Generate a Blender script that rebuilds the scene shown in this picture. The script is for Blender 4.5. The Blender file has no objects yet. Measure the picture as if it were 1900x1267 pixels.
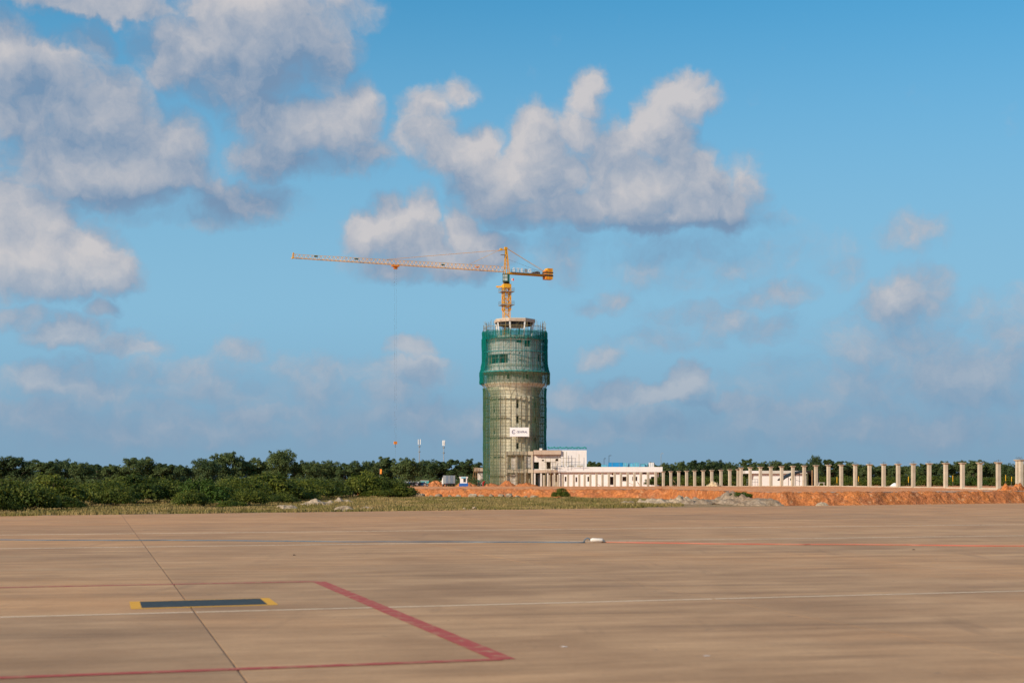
import bpy, bmesh, math, random
import numpy as np
from mathutils import Vector, Matrix

# ------------------------------------------------------------------ camera, sky, sun, exposure
R = math.radians
SC = bpy.context.scene
COL = SC.collection
F, HZ, CX, CAMZ = 2639.0, 890.0, 950.0, 3.0          # focal length in photo pixels, horizon row, centre column, eye height
cam_d = bpy.data.cameras.new('camera'); cam = bpy.data.objects.new('camera', cam_d); COL.objects.link(cam)
cam.location = (0, 0, CAMZ); cam.rotation_euler = (R(90), 0, 0)
cam_d.lens = 50; cam_d.sensor_width = 36; cam_d.shift_y = (HZ - 633.5) / 1900
cam_d.clip_end = 9000; cam_d.clip_start = 0.1
cam_d.dof.use_dof = True; cam_d.dof.focus_distance = 380; cam_d.dof.aperture_fstop = 1.3
SC.camera = cam
SUN_AZ, SUN_EL = 46, 27                               # degrees left of straight behind the camera / above the horizon
sun_d = bpy.data.lights.new('sun', 'SUN'); sun_d.energy = 4.9; sun_d.angle = R(0.5); sun_d.color = (1.0, 0.86, 0.68)
sun = bpy.data.objects.new('sun', sun_d); COL.objects.link(sun)
sv = Vector((-math.sin(R(SUN_AZ)) * math.cos(R(SUN_EL)), -math.cos(R(SUN_AZ)) * math.cos(R(SUN_EL)), math.sin(R(SUN_EL))))
sun.rotation_euler = (-sv).to_track_quat('-Z', 'Y').to_euler(); sun.location = (-60, -60, 60)
vs = SC.view_settings; vs.view_transform = 'Standard'; vs.look = 'None'; vs.exposure = 0.0; vs.gamma = 1.0
SC.cycles.max_bounces = 8; SC.cycles.transparent_max_bounces = 24

W = bpy.data.worlds.new('World'); W.use_nodes = True
nt = W.node_tree; nt.nodes.clear()

class NT:
    """small helper to write node graphs"""
    def __init__(s, tree): s.t = tree
    def n(s, typ, **kw):
        nd = s.t.nodes.new(typ)
        for k, v in kw.items(): setattr(nd, k, v)
        return nd
    def put(s, sock, v):
        if isinstance(v, bpy.types.NodeSocket): s.t.links.new(v, sock)
        elif v is not None: sock.default_value = v
    def m(s, op, a, b=None, c=None, clamp=False):
        nd = s.n('ShaderNodeMath', operation=op, use_clamp=clamp)
        for i, v in enumerate((a, b, c)):
            if v is not None: s.put(nd.inputs[i], v)
        return nd.outputs[0]
    def v(s, op, a, b=None, c=None, out=0):
        nd = s.n('ShaderNodeVectorMath', operation=op)
        for i, x in enumerate((a, b, c)):
            if x is not None: s.put(nd.inputs[i], x)
        return nd.outputs['Value'] if op in ('LENGTH', 'DOT_PRODUCT') else nd.outputs[0]
    def ss(s, x, lo, hi, a=0.0, b=1.0):
        nd = s.n('ShaderNodeMapRange', interpolation_type='SMOOTHSTEP')
        for i, q in enumerate((x, lo, hi, a, b)): s.put(nd.inputs[i], q)
        return nd.outputs[0]
    def lin(s, x, lo, hi, a=0.0, b=1.0):
        nd = s.n('ShaderNodeMapRange')
        for i, q in enumerate((x, lo, hi, a, b)): s.put(nd.inputs[i], q)
        return nd.outputs[0]
    def mix(s, f, a, b, blend='MIX'):
        nd = s.n('ShaderNodeMix', data_type='RGBA', blend_type=blend)
        s.put(nd.inputs[0], f); s.put(nd.inputs[6], rgba(a)); s.put(nd.inputs[7], rgba(b))
        return nd.outputs[2]
    def noise(s, vec, scale, detail=4, rough=0.55, dim='3D', color=False, lac=2.0):
        nd = s.n('ShaderNodeTexNoise', noise_dimensions=dim)
        if vec is not None: s.put(nd.inputs['Vector'], vec)
        nd.inputs['Scale'].default_value = scale; nd.inputs['Detail'].default_value = detail
        nd.inputs['Roughness'].default_value = rough; nd.inputs['Lacunarity'].default_value = lac
        return nd.outputs[1] if color else nd.outputs[0]
def rgba(c):
    if isinstance(c, (tuple, list)) and len(c) == 3: return (*c, 1.0)
    return c

SKY_GAIN = (.33, 1.40, 1.66); AIR_MID = (2.60, 5.0, 6.8); AIR_LOW = (2.15, 3.50, 4.85)
CLOUD_DARK = (1.85, 2.85, 4.3); CLOUD_LIT = (6.1, 5.8, 5.85)
# sky: Nishita air plus procedural clouds laid out by direction (azimuth, elevation) over the whole dome
w = NT(nt)
sky = w.n('ShaderNodeTexSky', sky_type='NISHITA', sun_disc=False)
sky.sun_elevation = R(SUN_EL); sky.sun_rotation = R(180 + SUN_AZ)
sky.air_density = 1.0; sky.dust_density = 0.4; sky.ozone_density = 1.0; sky.altitude = 10
geo = w.n('ShaderNodeTexCoord'); sep = w.n('ShaderNodeSeparateXYZ'); nt.links.new(geo.outputs['Generated'], sep.inputs[0])
az = w.m('ARCTAN2', sep.outputs[0], sep.outputs[1]); el = w.m('ARCSINE', sep.outputs[2])
cmb = w.n('ShaderNodeCombineXYZ'); nt.links.new(w.m('MULTIPLY', az, 26.39), cmb.inputs[0]); nt.links.new(w.m('MULTIPLY', el, 26.39), cmb.inputs[1])
P = cmb.outputs[0]

def dirpt(px, y):
    a = math.atan((px - CX) / F); e = math.atan((HZ - y) * math.cos(a) / F)
    return a * 26.39, e * 26.39
# cumulus lobes: photo-direction centre, half extents, weight
LOBES = [
 # upper-left bank
 (20,110,60,70,.8),(110,165,95,80,1.0),(185,215,95,95,1.0),(255,285,110,85,1.0),(130,290,130,80,1.0),(230,335,150,52,1.0),(40,200,75,85,.9),(330,330,62,50,.8),(180,85,34,34,.5),(70,285,18,16,.5),
 (360,95,95,70,.95),(450,70,110,85,1.0),(545,60,95,95,1.0),(590,105,55,75,.8),(470,150,120,55,.95),(310,125,45,50,.8),(500,10,160,40,.9),
 (120,2,230,26,.85),(500,215,80,60,.95),(570,245,95,62,1.0),(650,225,62,78,1.0),(640,290,85,40,.85),(500,290,70,48,.7),(560,300,90,36,.7),
 (450,375,100,36,.85),(390,355,62,30,.7),(360,400,120,22,.45),
 # bright left cumulus
 (30,390,52,52,.9),(85,420,62,62,1.1),(60,480,105,70,1.1),(140,480,85,70,1.1),(190,515,66,42,1.0),(100,525,130,34,.9),(20,335,26,24,.6),
 # centre-right cumulus
 (795,205,46,46,.8),(855,165,34,28,.6),(800,250,62,44,.85),(860,290,80,50,.95),(930,335,95,60,1.0),(985,270,48,70,1.0),(1005,330,80,60,1.0),(1095,185,40,46,.95),(1070,235,50,46,.7),
 (1255,180,62,44,1.0),(1310,185,36,26,.6),(1215,235,48,66,.95),(1250,270,44,60,.9),(1130,290,66,62,.95),(1180,350,110,66,1.05),(1275,350,90,72,1.0),(1320,385,90,42,.95),(1050,385,150,38,.95),(1390,345,34,54,.55),(1210,410,200,24,.85),(930,385,90,26,.6),
 # cloud behind the jib
 (675,440,48,46,.9),(715,415,50,48,.95),(780,400,34,40,.8),(770,455,80,46,1.0),(860,430,44,44,.95),(900,465,66,44,.95),(800,490,150,28,.75),(1030,470,44,50,.42),
 # scattered small ones
 (1140,555,40,22,.42),(1095,565,44,16,.36),(1450,540,60,30,.52),(1425,555,70,22,.45),(1685,435,44,26,.30),(1690,570,70,66,.68),(1665,640,120,60,.68),(1740,690,150,54,.66),(1850,610,80,50,.38),(1310,595,90,30,.40),(1240,635,110,24,.42),(1110,660,40,20,.42),(1560,500,46,26,.30),(1400,610,80,24,.34),(1300,480,200,40,.22),(1600,720,180,50,.40),
 (185,583,34,16,.75),(120,615,80,28,.8),(225,640,70,24,.75),(25,585,60,22,.7),(440,655,44,20,.45),(80,705,66,34,.75),(190,720,100,30,.55),(420,725,120,30,.6),(460,770,110,26,.65),(290,760,90,22,.5),
 (760,650,32,22,.85),(775,695,52,32,.8),(730,730,70,30,.6),(1275,712,36,32,1.0),(1225,735,90,20,.85),(1130,735,60,24,.7),(1340,755,90,16,.6),(1040,730,60,26,.6),(600,735,130,36,.5),(1480,765,160,24,.55),(1790,735,120,34,.55),
 (250,795,330,36,.55),(760,780,260,36,.52),(1150,790,300,32,.52),(1620,790,340,36,.52),(60,770,180,34,.55),(620,700,200,30,.40),(320,690,160,26,.42),
]
# broad light (+) and shaded (-) banks among those clouds
TONES = [(240,170,400,190,-.10),(1250,600,760,260,-.10),(100,475,170,110,.40),(230,325,130,46,.26),(470,160,150,60,-.13),(590,110,80,110,-.17),(300,380,220,36,-.30),(150,0,300,40,-.35),(650,230,90,70,.18),(560,310,180,36,-.20),(400,85,110,60,.06),(120,230,130,90,-.06),
 (850,230,110,90,.16),(960,320,100,70,.22),(1090,190,60,50,.20),(1250,200,80,70,.22),(1180,350,130,60,.26),(1330,425,200,22,-.32),(1050,425,180,20,-.25),(780,440,150,60,.20),(440,378,130,42,-.32),(1275,712,45,36,.25),(180,580,40,20,.2),(760,650,40,30,.2)]

OFF = (-.20, .34, 0)                                                   # step towards the light, for the clouds' own shading
wc = w.noise(P, 0.55, 3, .55, '2D', True)
P1 = w.v('MULTIPLY_ADD', w.v('SUBTRACT', wc, (.5, .5, .5)), (.75, .62, 0), P)
wc2 = w.noise(P, 2.4, 3, .6, '2D', True)
P1 = w.v('MULTIPLY_ADD', w.v('SUBTRACT', wc2, (.5, .5, .5)), (.34, .34, 0), P1)
P2 = w.v('ADD', P1, OFF); P3 = w.v('ADD', P1, (-.24, .56, 0))
fb0 = w.m('MULTIPLY', w.m('SUBTRACT', w.noise(P1, .95, 9, .59, '2D', lac=2.1), .51), 1.2)
fb1 = w.m('MULTIPLY', w.m('SUBTRACT', w.noise(P2, .95, 6, .59, '2D', lac=2.1), .51), 1.2)
grain = w.m('MULTIPLY', w.m('SUBTRACT', w.noise(P, 1.7, 5, .6, '2D'), .5), .35)
hzn = w.lin(el, .015, .15)                                              # far clouds sink into the air near the horizon
# clear air: Nishita sampled above the murk of its lowest degrees, then thin maritime haze towards the horizon
lift = w.n('ShaderNodeCombineXYZ'); nt.links.new(sep.outputs[0], lift.inputs[0]); nt.links.new(sep.outputs[1], lift.inputs[1])
nt.links.new(w.m('MULTIPLY_ADD', w.m('MAXIMUM', sep.outputs[2], 0), .8, .20), lift.inputs[2])
nt.links.new(w.v('NORMALIZE', lift.outputs[0]), sky.inputs[0])
gain = w.mix(1.0, sky.outputs[0], SKY_GAIN, 'MULTIPLY')
gain = w.mix(w.m('MULTIPLY', w.ss(el, .40, .10), .94), gain, AIR_MID)
gain = w.mix(w.m('MULTIPLY', w.ss(el, .125, .0), .95), gain, AIR_LOW)
def shade(acc0, acc1, tone):
    A0 = w.m('MAXIMUM', acc0, FLOOR); A1 = w.m('MAXIMUM', acc1, FLOOR); D0 = w.m('ADD', A0, fb0)
    lit = w.m('MULTIPLY_ADD', w.m('SUBTRACT', A0, A1), .46, .35)
    lit = w.m('MULTIPLY_ADD', w.m('SUBTRACT', fb0, fb1), .85, lit)
    lit = w.m('ADD', lit, grain)
    lit = w.m('ADD', lit, tone, clamp=True) if tone is not None else w.m('ADD', lit, 0.0, clamp=True)
    lit = w.m('MULTIPLY', lit, w.m('MULTIPLY_ADD', hzn, .45, .55, clamp=True))
    al = w.ss(D0, -.24, w.m('MULTIPLY_ADD', lit, -.40, .88))                  # shaded, thin undersides let the blue through
    al = w.m('MULTIPLY', al, w.m('MULTIPLY_ADD', hzn, .42, .56, clamp=True))
    cc = w.mix(lit, CLOUD_DARK, CLOUD_LIT)
    b = w.n('ShaderNodeBackground'); nt.links.new(w.mix(w.m('MULTIPLY', al, .96), gain, cc), b.inputs[0]); b.inputs[1].default_value = 0.10
    return b.outputs[0]
FLOOR = -.40
# the rest of the dome carries the same kind of broken cumulus, and it takes over gradually past the frame
gen = w.m('MULTIPLY', w.m('SUBTRACT', w.noise(P1, 0.22, 2, .5, '2D'), .47), 4.0)
gen1 = w.m('MULTIPLY', w.m('SUBTRACT', w.noise(P3, 0.22, 2, .5, '2D'), .47), 4.0)
axx = w.m('MULTIPLY', az, 26.39); ell = w.m('MULTIPLY', el, 26.39)
past = w.ss(w.m('MAXIMUM', w.m('SUBTRACT', w.m('ABSOLUTE', axx), 9.4), w.m('SUBTRACT', ell, 9.2)), 0.0, 3.2)
gin = w.m('SUBTRACT', w.m('MULTIPLY', w.m('ADD', gen, 1.0), past), 1.0)
gin1 = w.m('SUBTRACT', w.m('MULTIPLY', w.m('ADD', gen1, 1.0), past), 1.0)
CUTS = [-16.0, -5.3, -1.2, 3.6, 16.0]
inside = w.m('MULTIPLY', w.m('LESS_THAN', w.m('ABSOLUTE', axx), 16.0), w.m('LESS_THAN', ell, 13.0))
def tile(a0, a1):                                                       # lobes that reach azimuths a0..a1, in a node group of their own
    gr = bpy.data.node_groups.new('cloud_lobes', 'ShaderNodeTree'); g = NT(gr)
    for q in ('p', 'p1', 'p2'): gr.interface.new_socket(q, in_out='INPUT', socket_type='NodeSocketVector')
    for q in ('d0', 'd1', 'tone'): gr.interface.new_socket(q, in_out='OUTPUT', socket_type='NodeSocketFloat')
    gi = g.n('NodeGroupInput'); go = g.n('NodeGroupOutput'); p, p1, p2 = gi.outputs[0], gi.outputs[1], gi.outputs[2]
    acc0 = acc1 = tone = None
    for px, y, rx, ry, wt in LOBES:
        a, e = dirpt(px, y); reach = rx*1.22/100*math.sqrt(1 - FLOOR/wt) + .9
        if a + reach < a0 or a - reach > a1: continue
        sx, sy = 100 / (rx * 1.22), 100 / (ry * 1.22); sc, of = (sx, sy, 0), (-a * sx, -e * sy, 0)
        q0 = g.v('MULTIPLY_ADD', p1, sc, of); t0 = g.m('MULTIPLY_ADD', g.v('DOT_PRODUCT', q0, q0), -wt, wt)
        q1 = g.v('MULTIPLY_ADD', p2, sc, of); t1 = g.m('MULTIPLY_ADD', g.v('DOT_PRODUCT', q1, q1), -wt, wt)
        acc0 = t0 if acc0 is None else g.m('SMOOTH_MAX', acc0, t0, .12)
        acc1 = t1 if acc1 is None else g.m('MAXIMUM', acc1, t1)
    for px, y, rx, ry, wt in TONES:
        a, e = dirpt(px, y)
        if a + rx*.013 < a0 or a - rx*.013 > a1: continue
        sx, sy = 100 / (rx * 1.3), 100 / (ry * 1.3)
        l = g.v('LENGTH', g.v('MULTIPLY_ADD', p, (sx, sy, 0), (-a * sx, -e * sy, 0)))
        t = g.m('MULTIPLY', g.ss(l, 1.0, 0.1), wt)
        tone = t if tone is None else g.m('ADD', tone, t)
    for i, q in enumerate((acc0, acc1, tone)):
        if q is not None: gr.links.new(q, go.inputs[i])
    nd = w.n('ShaderNodeGroup'); nd.node_tree = gr
    for i, q in enumerate((P, P1, P3)): nt.links.new(q, nd.inputs[i])
    return shade(w.m('MAXIMUM', nd.outputs[0], gin), w.m('MAXIMUM', nd.outputs[1], gin1), nd.outputs[2])
cur = shade(gen, gen1, None)
t_out = None
for k in range(4):
    bk = tile(CUTS[k], CUTS[k+1])
    if t_out is None: t_out = bk; continue
    ms = w.n('ShaderNodeMixShader'); nt.links.new(w.m('GREATER_THAN', axx, CUTS[k]), ms.inputs[0]); nt.links.new(t_out, ms.inputs[1]); nt.links.new(bk, ms.inputs[2]); t_out = ms.outputs[0]
ms = w.n('ShaderNodeMixShader'); nt.links.new(inside, ms.inputs[0]); nt.links.new(cur, ms.inputs[1]); nt.links.new(t_out, ms.inputs[2])
wo = w.n('ShaderNodeOutputWorld'); nt.links.new(ms.outputs[0], wo.inputs[0])
SC.world = W; W.cycles.sampling_method = 'MANUAL'; W.cycles.sample_map_resolution = 256
SC.cycles.use_adaptive_sampling = True; SC.cycles.adaptive_threshold = .012; SC.cycles.adaptive_min_samples = 10

# ------------------------------------------------------------------ helpers
rnd = random.Random(7); nrs = np.random.RandomState(11)
def gx(px, d): return (px - CX) / F * d
def gz(y, d): return CAMZ + (HZ - y) / F * d
def gd(y, z=0.0): return (CAMZ - z) * F / (y - HZ)
def gp(px, y, z=0.0):
    d = gd(y, z); return (gx(px, d), d)

class MB:
    def __init__(s): s.v = []; s.f = []; s.mi = []
    def add(s, vs, fs, mi=0):
        o = len(s.v); s.v += [tuple(q) for q in vs]; s.f += [tuple(i + o for i in f) for f in fs]; s.mi += [mi] * len(fs); return s
    def box(s, x0, x1, y0, y1, z0, z1, mi=0):
        return s.add([(x0,y0,z0),(x1,y0,z0),(x1,y1,z0),(x0,y1,z0),(x0,y0,z1),(x1,y0,z1),(x1,y1,z1),(x0,y1,z1)],
              [(0,3,2,1),(4,5,6,7),(0,1,5,4),(1,2,6,5),(2,3,7,6),(3,0,4,7)], mi)
    def obox(s, c, ax, ay, az, mi=0):                          # oriented box, half-axes
        c = Vector(c); ax, ay, az = Vector(ax), Vector(ay), Vector(az); q = []
        for k in (-1, 1):
            for i, j in ((-1,-1),(1,-1),(1,1),(-1,1)): q.append(c + ax*i + ay*j + az*k)
        return s.add(q, [(0,3,2,1),(4,5,6,7),(0,1,5,4),(1,2,6,5),(2,3,7,6),(3,0,4,7)], mi)
    def bar(s, a, b, w, h=None, mi=0):
        a, b = Vector(a), Vector(b); d = b - a
        if d.length < 1e-6: return s
        u = d.normalized(); up = Vector((0,0,1)) if abs(u.z) < .95 else Vector((1,0,0))
        sx = u.cross(up).normalized(); sy = sx.cross(u); h = h or w
        return s.obox((a + b) / 2, sx * w / 2, sy * h / 2, d / 2, mi)
    def tube(s, pts, rad, n=8, cap=True, mi=0):
        pts = [Vector(p) for p in pts]; m = len(pts); rr = rad if isinstance(rad, (list, tuple)) else [rad] * m
        q = []; prev = None
        for i, p in enumerate(pts):
            d = (pts[min(i+1, m-1)] - pts[max(i-1, 0)]).normalized()
            if prev is None:
                up = Vector((0,0,1)) if abs(d.z) < .9 else Vector((1,0,0)); a = d.cross(up).normalized()
            else: a = (prev - d * prev.dot(d)).normalized()
            prev = a; b = d.cross(a)
            for k in range(n):
                t = 2 * math.pi * k / n; q.append(p + (a * math.cos(t) + b * math.sin(t)) * rr[i])
        fs = [(i*n+k, i*n+(k+1)%n, (i+1)*n+(k+1)%n, (i+1)*n+k) for i in range(m-1) for k in range(n)]
        if cap: fs += [tuple(range(n-1, -1, -1)), tuple(range((m-1)*n, m*n))]
        return s.add(q, fs, mi)
    def prism(s, poly, z0, z1, mi=0):
        n = len(poly); q = [(x, y, z0) for x, y in poly] + [(x, y, z1) for x, y in poly]
        return s.add(q, [tuple(range(n-1,-1,-1)), tuple(range(n, 2*n))] + [(i,(i+1)%n,(i+1)%n+n,i+n) for i in range(n)], mi)
    def frustum(s, c, r0, r1, z0, z1, n=32, cap=True, rot=0, mi=0):
        q = []
        for r, z in ((r0, z0), (r1, z1)):
            for k in range(n):
                t = 2*math.pi*k/n + rot; q.append((c[0]+r*math.cos(t), c[1]+r*math.sin(t), z))
        fs = [(k,(k+1)%n,(k+1)%n+n,k+n) for k in range(n)]
        if cap: fs += [tuple(range(n-1,-1,-1)), tuple(range(n,2*n))]
        return s.add(q, fs, mi)
    def build(s, name, mat, parent=None, smooth=False, loc=None):
        me = bpy.data.meshes.new(name); me.from_pydata(s.v, [], s.f); 
        for mm in (mat if isinstance(mat, (list, tuple)) else [mat]): me.materials.append(mm)
        if any(s.mi): me.polygons.foreach_set('material_index', s.mi)
        if smooth: me.polygons.foreach_set('use_smooth', [True] * len(me.polygons))
        me.update(); return link(name, me, parent, loc)
def link(name, me, parent=None, loc=None):
    o = bpy.data.objects.new(name, me); COL.objects.link(o)
    if parent is not None: o.parent = parent
    if loc is not None: o.location = loc
    return o
def npmesh(name, V, Fc, mat, parent=None, smooth=False):          # fast mesh from numpy arrays (all faces of one size)
    me = bpy.data.meshes.new(name); nv, (nf, k) = len(V), Fc.shape
    me.vertices.add(nv); me.vertices.foreach_set('co', np.ascontiguousarray(V, dtype=np.float32).ravel())
    me.loops.add(nf*k); me.loops.foreach_set('vertex_index', np.ascontiguousarray(Fc, dtype=np.int32).ravel())
    me.polygons.add(nf); me.polygons.foreach_set('loop_start', np.arange(0, nf*k, k, dtype=np.int32)); 
    me.polygons.foreach_set('loop_total', np.full(nf, k, dtype=np.int32))
    if smooth: me.polygons.foreach_set('use_smooth', np.ones(nf, dtype=bool))
    me.materials.append(mat); me.update(calc_edges=True)
    return link(name, me, parent)
def tag(o, label=None, cat=None, group=None, kind=None):
    for k, v in (('label', label), ('category', cat), ('group', group), ('kind', kind)):
        if v: o[k] = v
    return o
def empty(name, loc=(0,0,0), rz=0, **kw):
    o = bpy.data.objects.new(name, None); COL.objects.link(o); o.location = loc; o.rotation_euler = (0,0,rz); o.empty_display_size = .5
    return tag(o, **kw)
def copy_tree(o, parent=None):
    c = o.copy(); COL.objects.link(c); c.parent = parent
    for ch in list(o.children): copy_tree(ch, c)
    return c
ORD = lambda n: '%d%s' % (n, 'th' if 10 <= n % 100 <= 20 else {1:'st',2:'nd',3:'rd'}.get(n % 10, 'th'))

# ---- materials
def new_mat(name):
    m = bpy.data.materials.new(name); m.use_nodes = True; t = m.node_tree; t.nodes.clear(); return m, NT(t)
def finish(m, k, col, rough=.8, metal=0, bump=None, bstr=.3, bdist=.05, spec=.3, alpha=None):
    b = k.n('ShaderNodeBsdfPrincipled'); k.put(b.inputs['Base Color'], rgba(col)); k.put(b.inputs['Roughness'], rough); b.inputs['Metallic'].default_value = metal
    b.inputs['Specular IOR Level'].default_value = spec
    if bump is not None:
        bn = k.n('ShaderNodeBump'); bn.inputs['Strength'].default_value = bstr; bn.inputs['Distance'].default_value = bdist
        k.put(bn.inputs['Height'], bump); k.t.links.new(bn.outputs[0], b.inputs['Normal'])
    o = k.n('ShaderNodeOutputMaterial'); k.t.links.new(b.outputs[0], o.inputs[0]); return m
def pos(k): return k.n('ShaderNodeNewGeometry').outputs['Position']
def obj(k): return k.n('ShaderNodeTexCoord').outputs['Object']
def wear(name, c1, c2, scale=.5, rough=.8, metal=0, bstr=.25, spec=.3, streak=True, amt=1.0):
    """a painted or cast surface with blotches, vertical run-off streaks and fine grain of its own"""
    m, k = new_mat(name); p = pos(k)
    a = k.noise(p, scale, 6, .65)
    f = k.ss(a, .35, .68, 0, amt)
    if streak:
        st = k.noise(k.v('MULTIPLY', p, (1.6, 1.6, .12)), 1.3, 4, .6)
        f = k.m('MULTIPLY_ADD', k.ss(st, .45, .75), .5, k.m('MULTIPLY', f, .6), clamp=True)
    oi = k.n('ShaderNodeObjectInfo').outputs['Random']
    col = k.mix(f, c1, c2)
    col = k.mix(1.0, col, k.mix(oi, (.92,.92,.92), (1.06,1.06,1.06)), 'MULTIPLY')
    return finish(m, k, col, rough, metal, k.noise(p, 7, 5, .6), bstr, .03, spec)
M = {}
M['concrete'] = wear('cast_concrete', (.56,.465,.35), (.42,.335,.24), .9, .9)
M['concrete_pale'] = wear('pale_concrete', (.62,.565,.49), (.44,.39,.32), .5, .9)
M['concrete_pink'] = wear('raw_concrete_beam', (.56,.42,.32), (.42,.30,.22), .6, .9)
M['shaft'] = wear('shaft_render', (.84,.77,.60), (.62,.54,.40), .45, .9)
M['white'] = wear('white_paint', (.80,.75,.72), (.70,.64,.60), .35, .75, amt=.6)
M['dirty_white'] = wear('unpainted_plaster', (.72,.66,.60), (.55,.48,.42), .5, .9)
M['dark'] = wear('black_and_painted_shade', (.03,.03,.032), (.045,.042,.04), .8, .9)  # near-black; also painted in as shade in windows and under the cab roof
M['glass'] = wear('dark_glass', (.03,.035,.04), (.04,.045,.05), 1, .12, spec=.6, streak=False)
M['pale_glass'] = wear('glass_painted_reflection', (.42,.45,.42), (.35,.38,.35), 1, .15, spec=.6, streak=False)  # reflection put into the base colour as an even pale tone
M['yellow'] = wear('crane_yellow', (.82,.40,.014), (.66,.29,.014), .6, .5, spec=.4)
M['yellow_pale'] = wear('crane_yellow_faded', (.82,.46,.12), (.68,.34,.07), .5, .5, spec=.4)
M['orange'] = wear('orange_paint', (.85,.28,.03), (.7,.2,.02), .8, .5)
M['crane_green'] = wear('crane_cab_green', (.01,.085,.07), (.012,.06,.05), .8, .4)
M['steel'] = wear('galvanised_steel', (.30,.31,.30), (.22,.21,.19), 2, .45, .6)
M['tube'] = wear('scaffold_tube', (.15,.13,.10), (.09,.065,.045), 1.5, .6, .3)
M['tube_yellow'] = wear('scaffold_tube_painted', (.34,.27,.12), (.22,.16,.08), 1.5, .6, .1)
M['plank'] = wear('scaffold_board', (.30,.22,.13), (.20,.14,.08), 1.5, .85)
M['counterweight'] = wear('counterweight_concrete', (.10,.06,.035), (.06,.04,.03), .8, .9)
M['blue'] = wear('blue_plastic', (.02,.27,.56), (.015,.2,.45), .7, .4)
M['cyan'] = wear('cyan_wrapping', (.14,.47,.62), (.09,.37,.52), .7, .45)
M['cobalt'] = wear('cobalt_paint', (.02,.12,.42), (.02,.10,.33), .7, .6)
M['teal'] = wear('teal_tarpaulin', (.03,.30,.29), (.02,.22,.22), .8, .6)
M['grey_panel'] = wear('grey_sheet_metal', (.33,.36,.38), (.24,.25,.26), 1.2, .5, .2)
M['truck_blue'] = wear('blue_grey_sheet', (.20,.26,.33), (.26,.30,.33), 1.2, .5, .2)
M['rubber'] = wear('black_rubber', (.02,.02,.02), (.03,.03,.03), 2, .8, streak=False)
M['black_tarp'] = wear('black_shade_cloth', (.012,.012,.013), (.02,.02,.02), 1, .7)
M['wood'] = wear('raw_timber', (.42,.25,.12), (.30,.17,.08), 1.5, .85)
M['red_cloth'] = wear('red_cloth', (.55,.02,.025), (.45,.015,.02), 2, .9, streak=False)
M['green_cloth'] = wear('green_cloth', (.02,.09,.05), (.015,.07,.04), 2, .9, streak=False)
M['dark_cloth'] = wear('dark_trousers', (.03,.035,.05), (.025,.028,.04), 2, .9, streak=False)
M['skin'] = wear('skin', (.34,.18,.11), (.30,.15,.09), 2, .6, streak=False)
M['hat'] = wear('white_helmet', (.8,.78,.74), (.75,.73,.7), 2, .4, streak=False)
M['navy'] = wear('navy_print', (.028,.03,.10), (.034,.036,.11), 2, .6, streak=False)
M['mauve'] = wear('mauve_print', (.38,.36,.52), (.40,.38,.54), 2, .6, streak=False)
M['banner'] = wear('banner_vinyl', (.80,.75,.75), (.77,.72,.72), .4, .6, streak=False)
M['bark'] = wear('bark', (.12,.085,.055), (.075,.055,.04), 1.5, .95)
M['yellow_post'] = wear('yellow_marker_paint', (.75,.42,.02), (.65,.33,.02), 1, .6)
M['hose_blue'] = wear('blue_hose', (.10,.15,.20), (.16,.19,.22), .5, .5, streak=False)
M['hose_red'] = wear('red_hose', (.46,.13,.085), (.42,.18,.11), .5, .5, streak=False)
M['fitting'] = wear('white_fitting', (.72,.66,.60), (.6,.54,.48), 3, .5, streak=False)

def foliage(name, c1, c2, c3, trans=.30, lowf=.55):
    m, k = new_mat(name); oi = k.n('ShaderNodeObjectInfo').outputs['Random']
    a = k.noise(pos(k), lowf, 4, .6); b = k.noise(pos(k), 3.5, 2, .6)
    col = k.mix(k.ss(a, .38, .64), c1, c2); col = k.mix(k.ss(b, .55, .72), col, c3)
    col = k.mix(1.0, col, k.mix(oi, (.72,.78,.80), (1.22,1.14,1.0)), 'MULTIPLY')
    d = k.n('ShaderNodeBsdfPrincipled'); k.t.links.new(col, d.inputs['Base Color']); d.inputs['Roughness'].default_value = .6; d.inputs['Specular IOR Level'].default_value = .2
    t = k.n('ShaderNodeBsdfTranslucent'); k.t.links.new(col, t.inputs[0])
    x = k.n('ShaderNodeMixShader'); x.inputs[0].default_value = trans
    k.t.links.new(d.outputs[0], x.inputs[1]); k.t.links.new(t.outputs[0], x.inputs[2])
    o = k.n('ShaderNodeOutputMaterial'); k.t.links.new(x.outputs[0], o.inputs[0]); return m
M['tree'] = foliage('tree_leaves', (.068,.105,.038), (.11,.145,.05), (.16,.185,.06))
M['bush'] = foliage('bush_leaves', (.050,.080,.012), (.130,.150,.020), (.26,.235,.035))
M['young'] = foliage('young_leaves', (.05,.095,.012), (.08,.13,.018), (.16,.19,.03))
M['grass'] = foliage('grass_blades', (.18,.155,.045), (.38,.265,.12), (.27,.215,.07), .25, .16)

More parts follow.
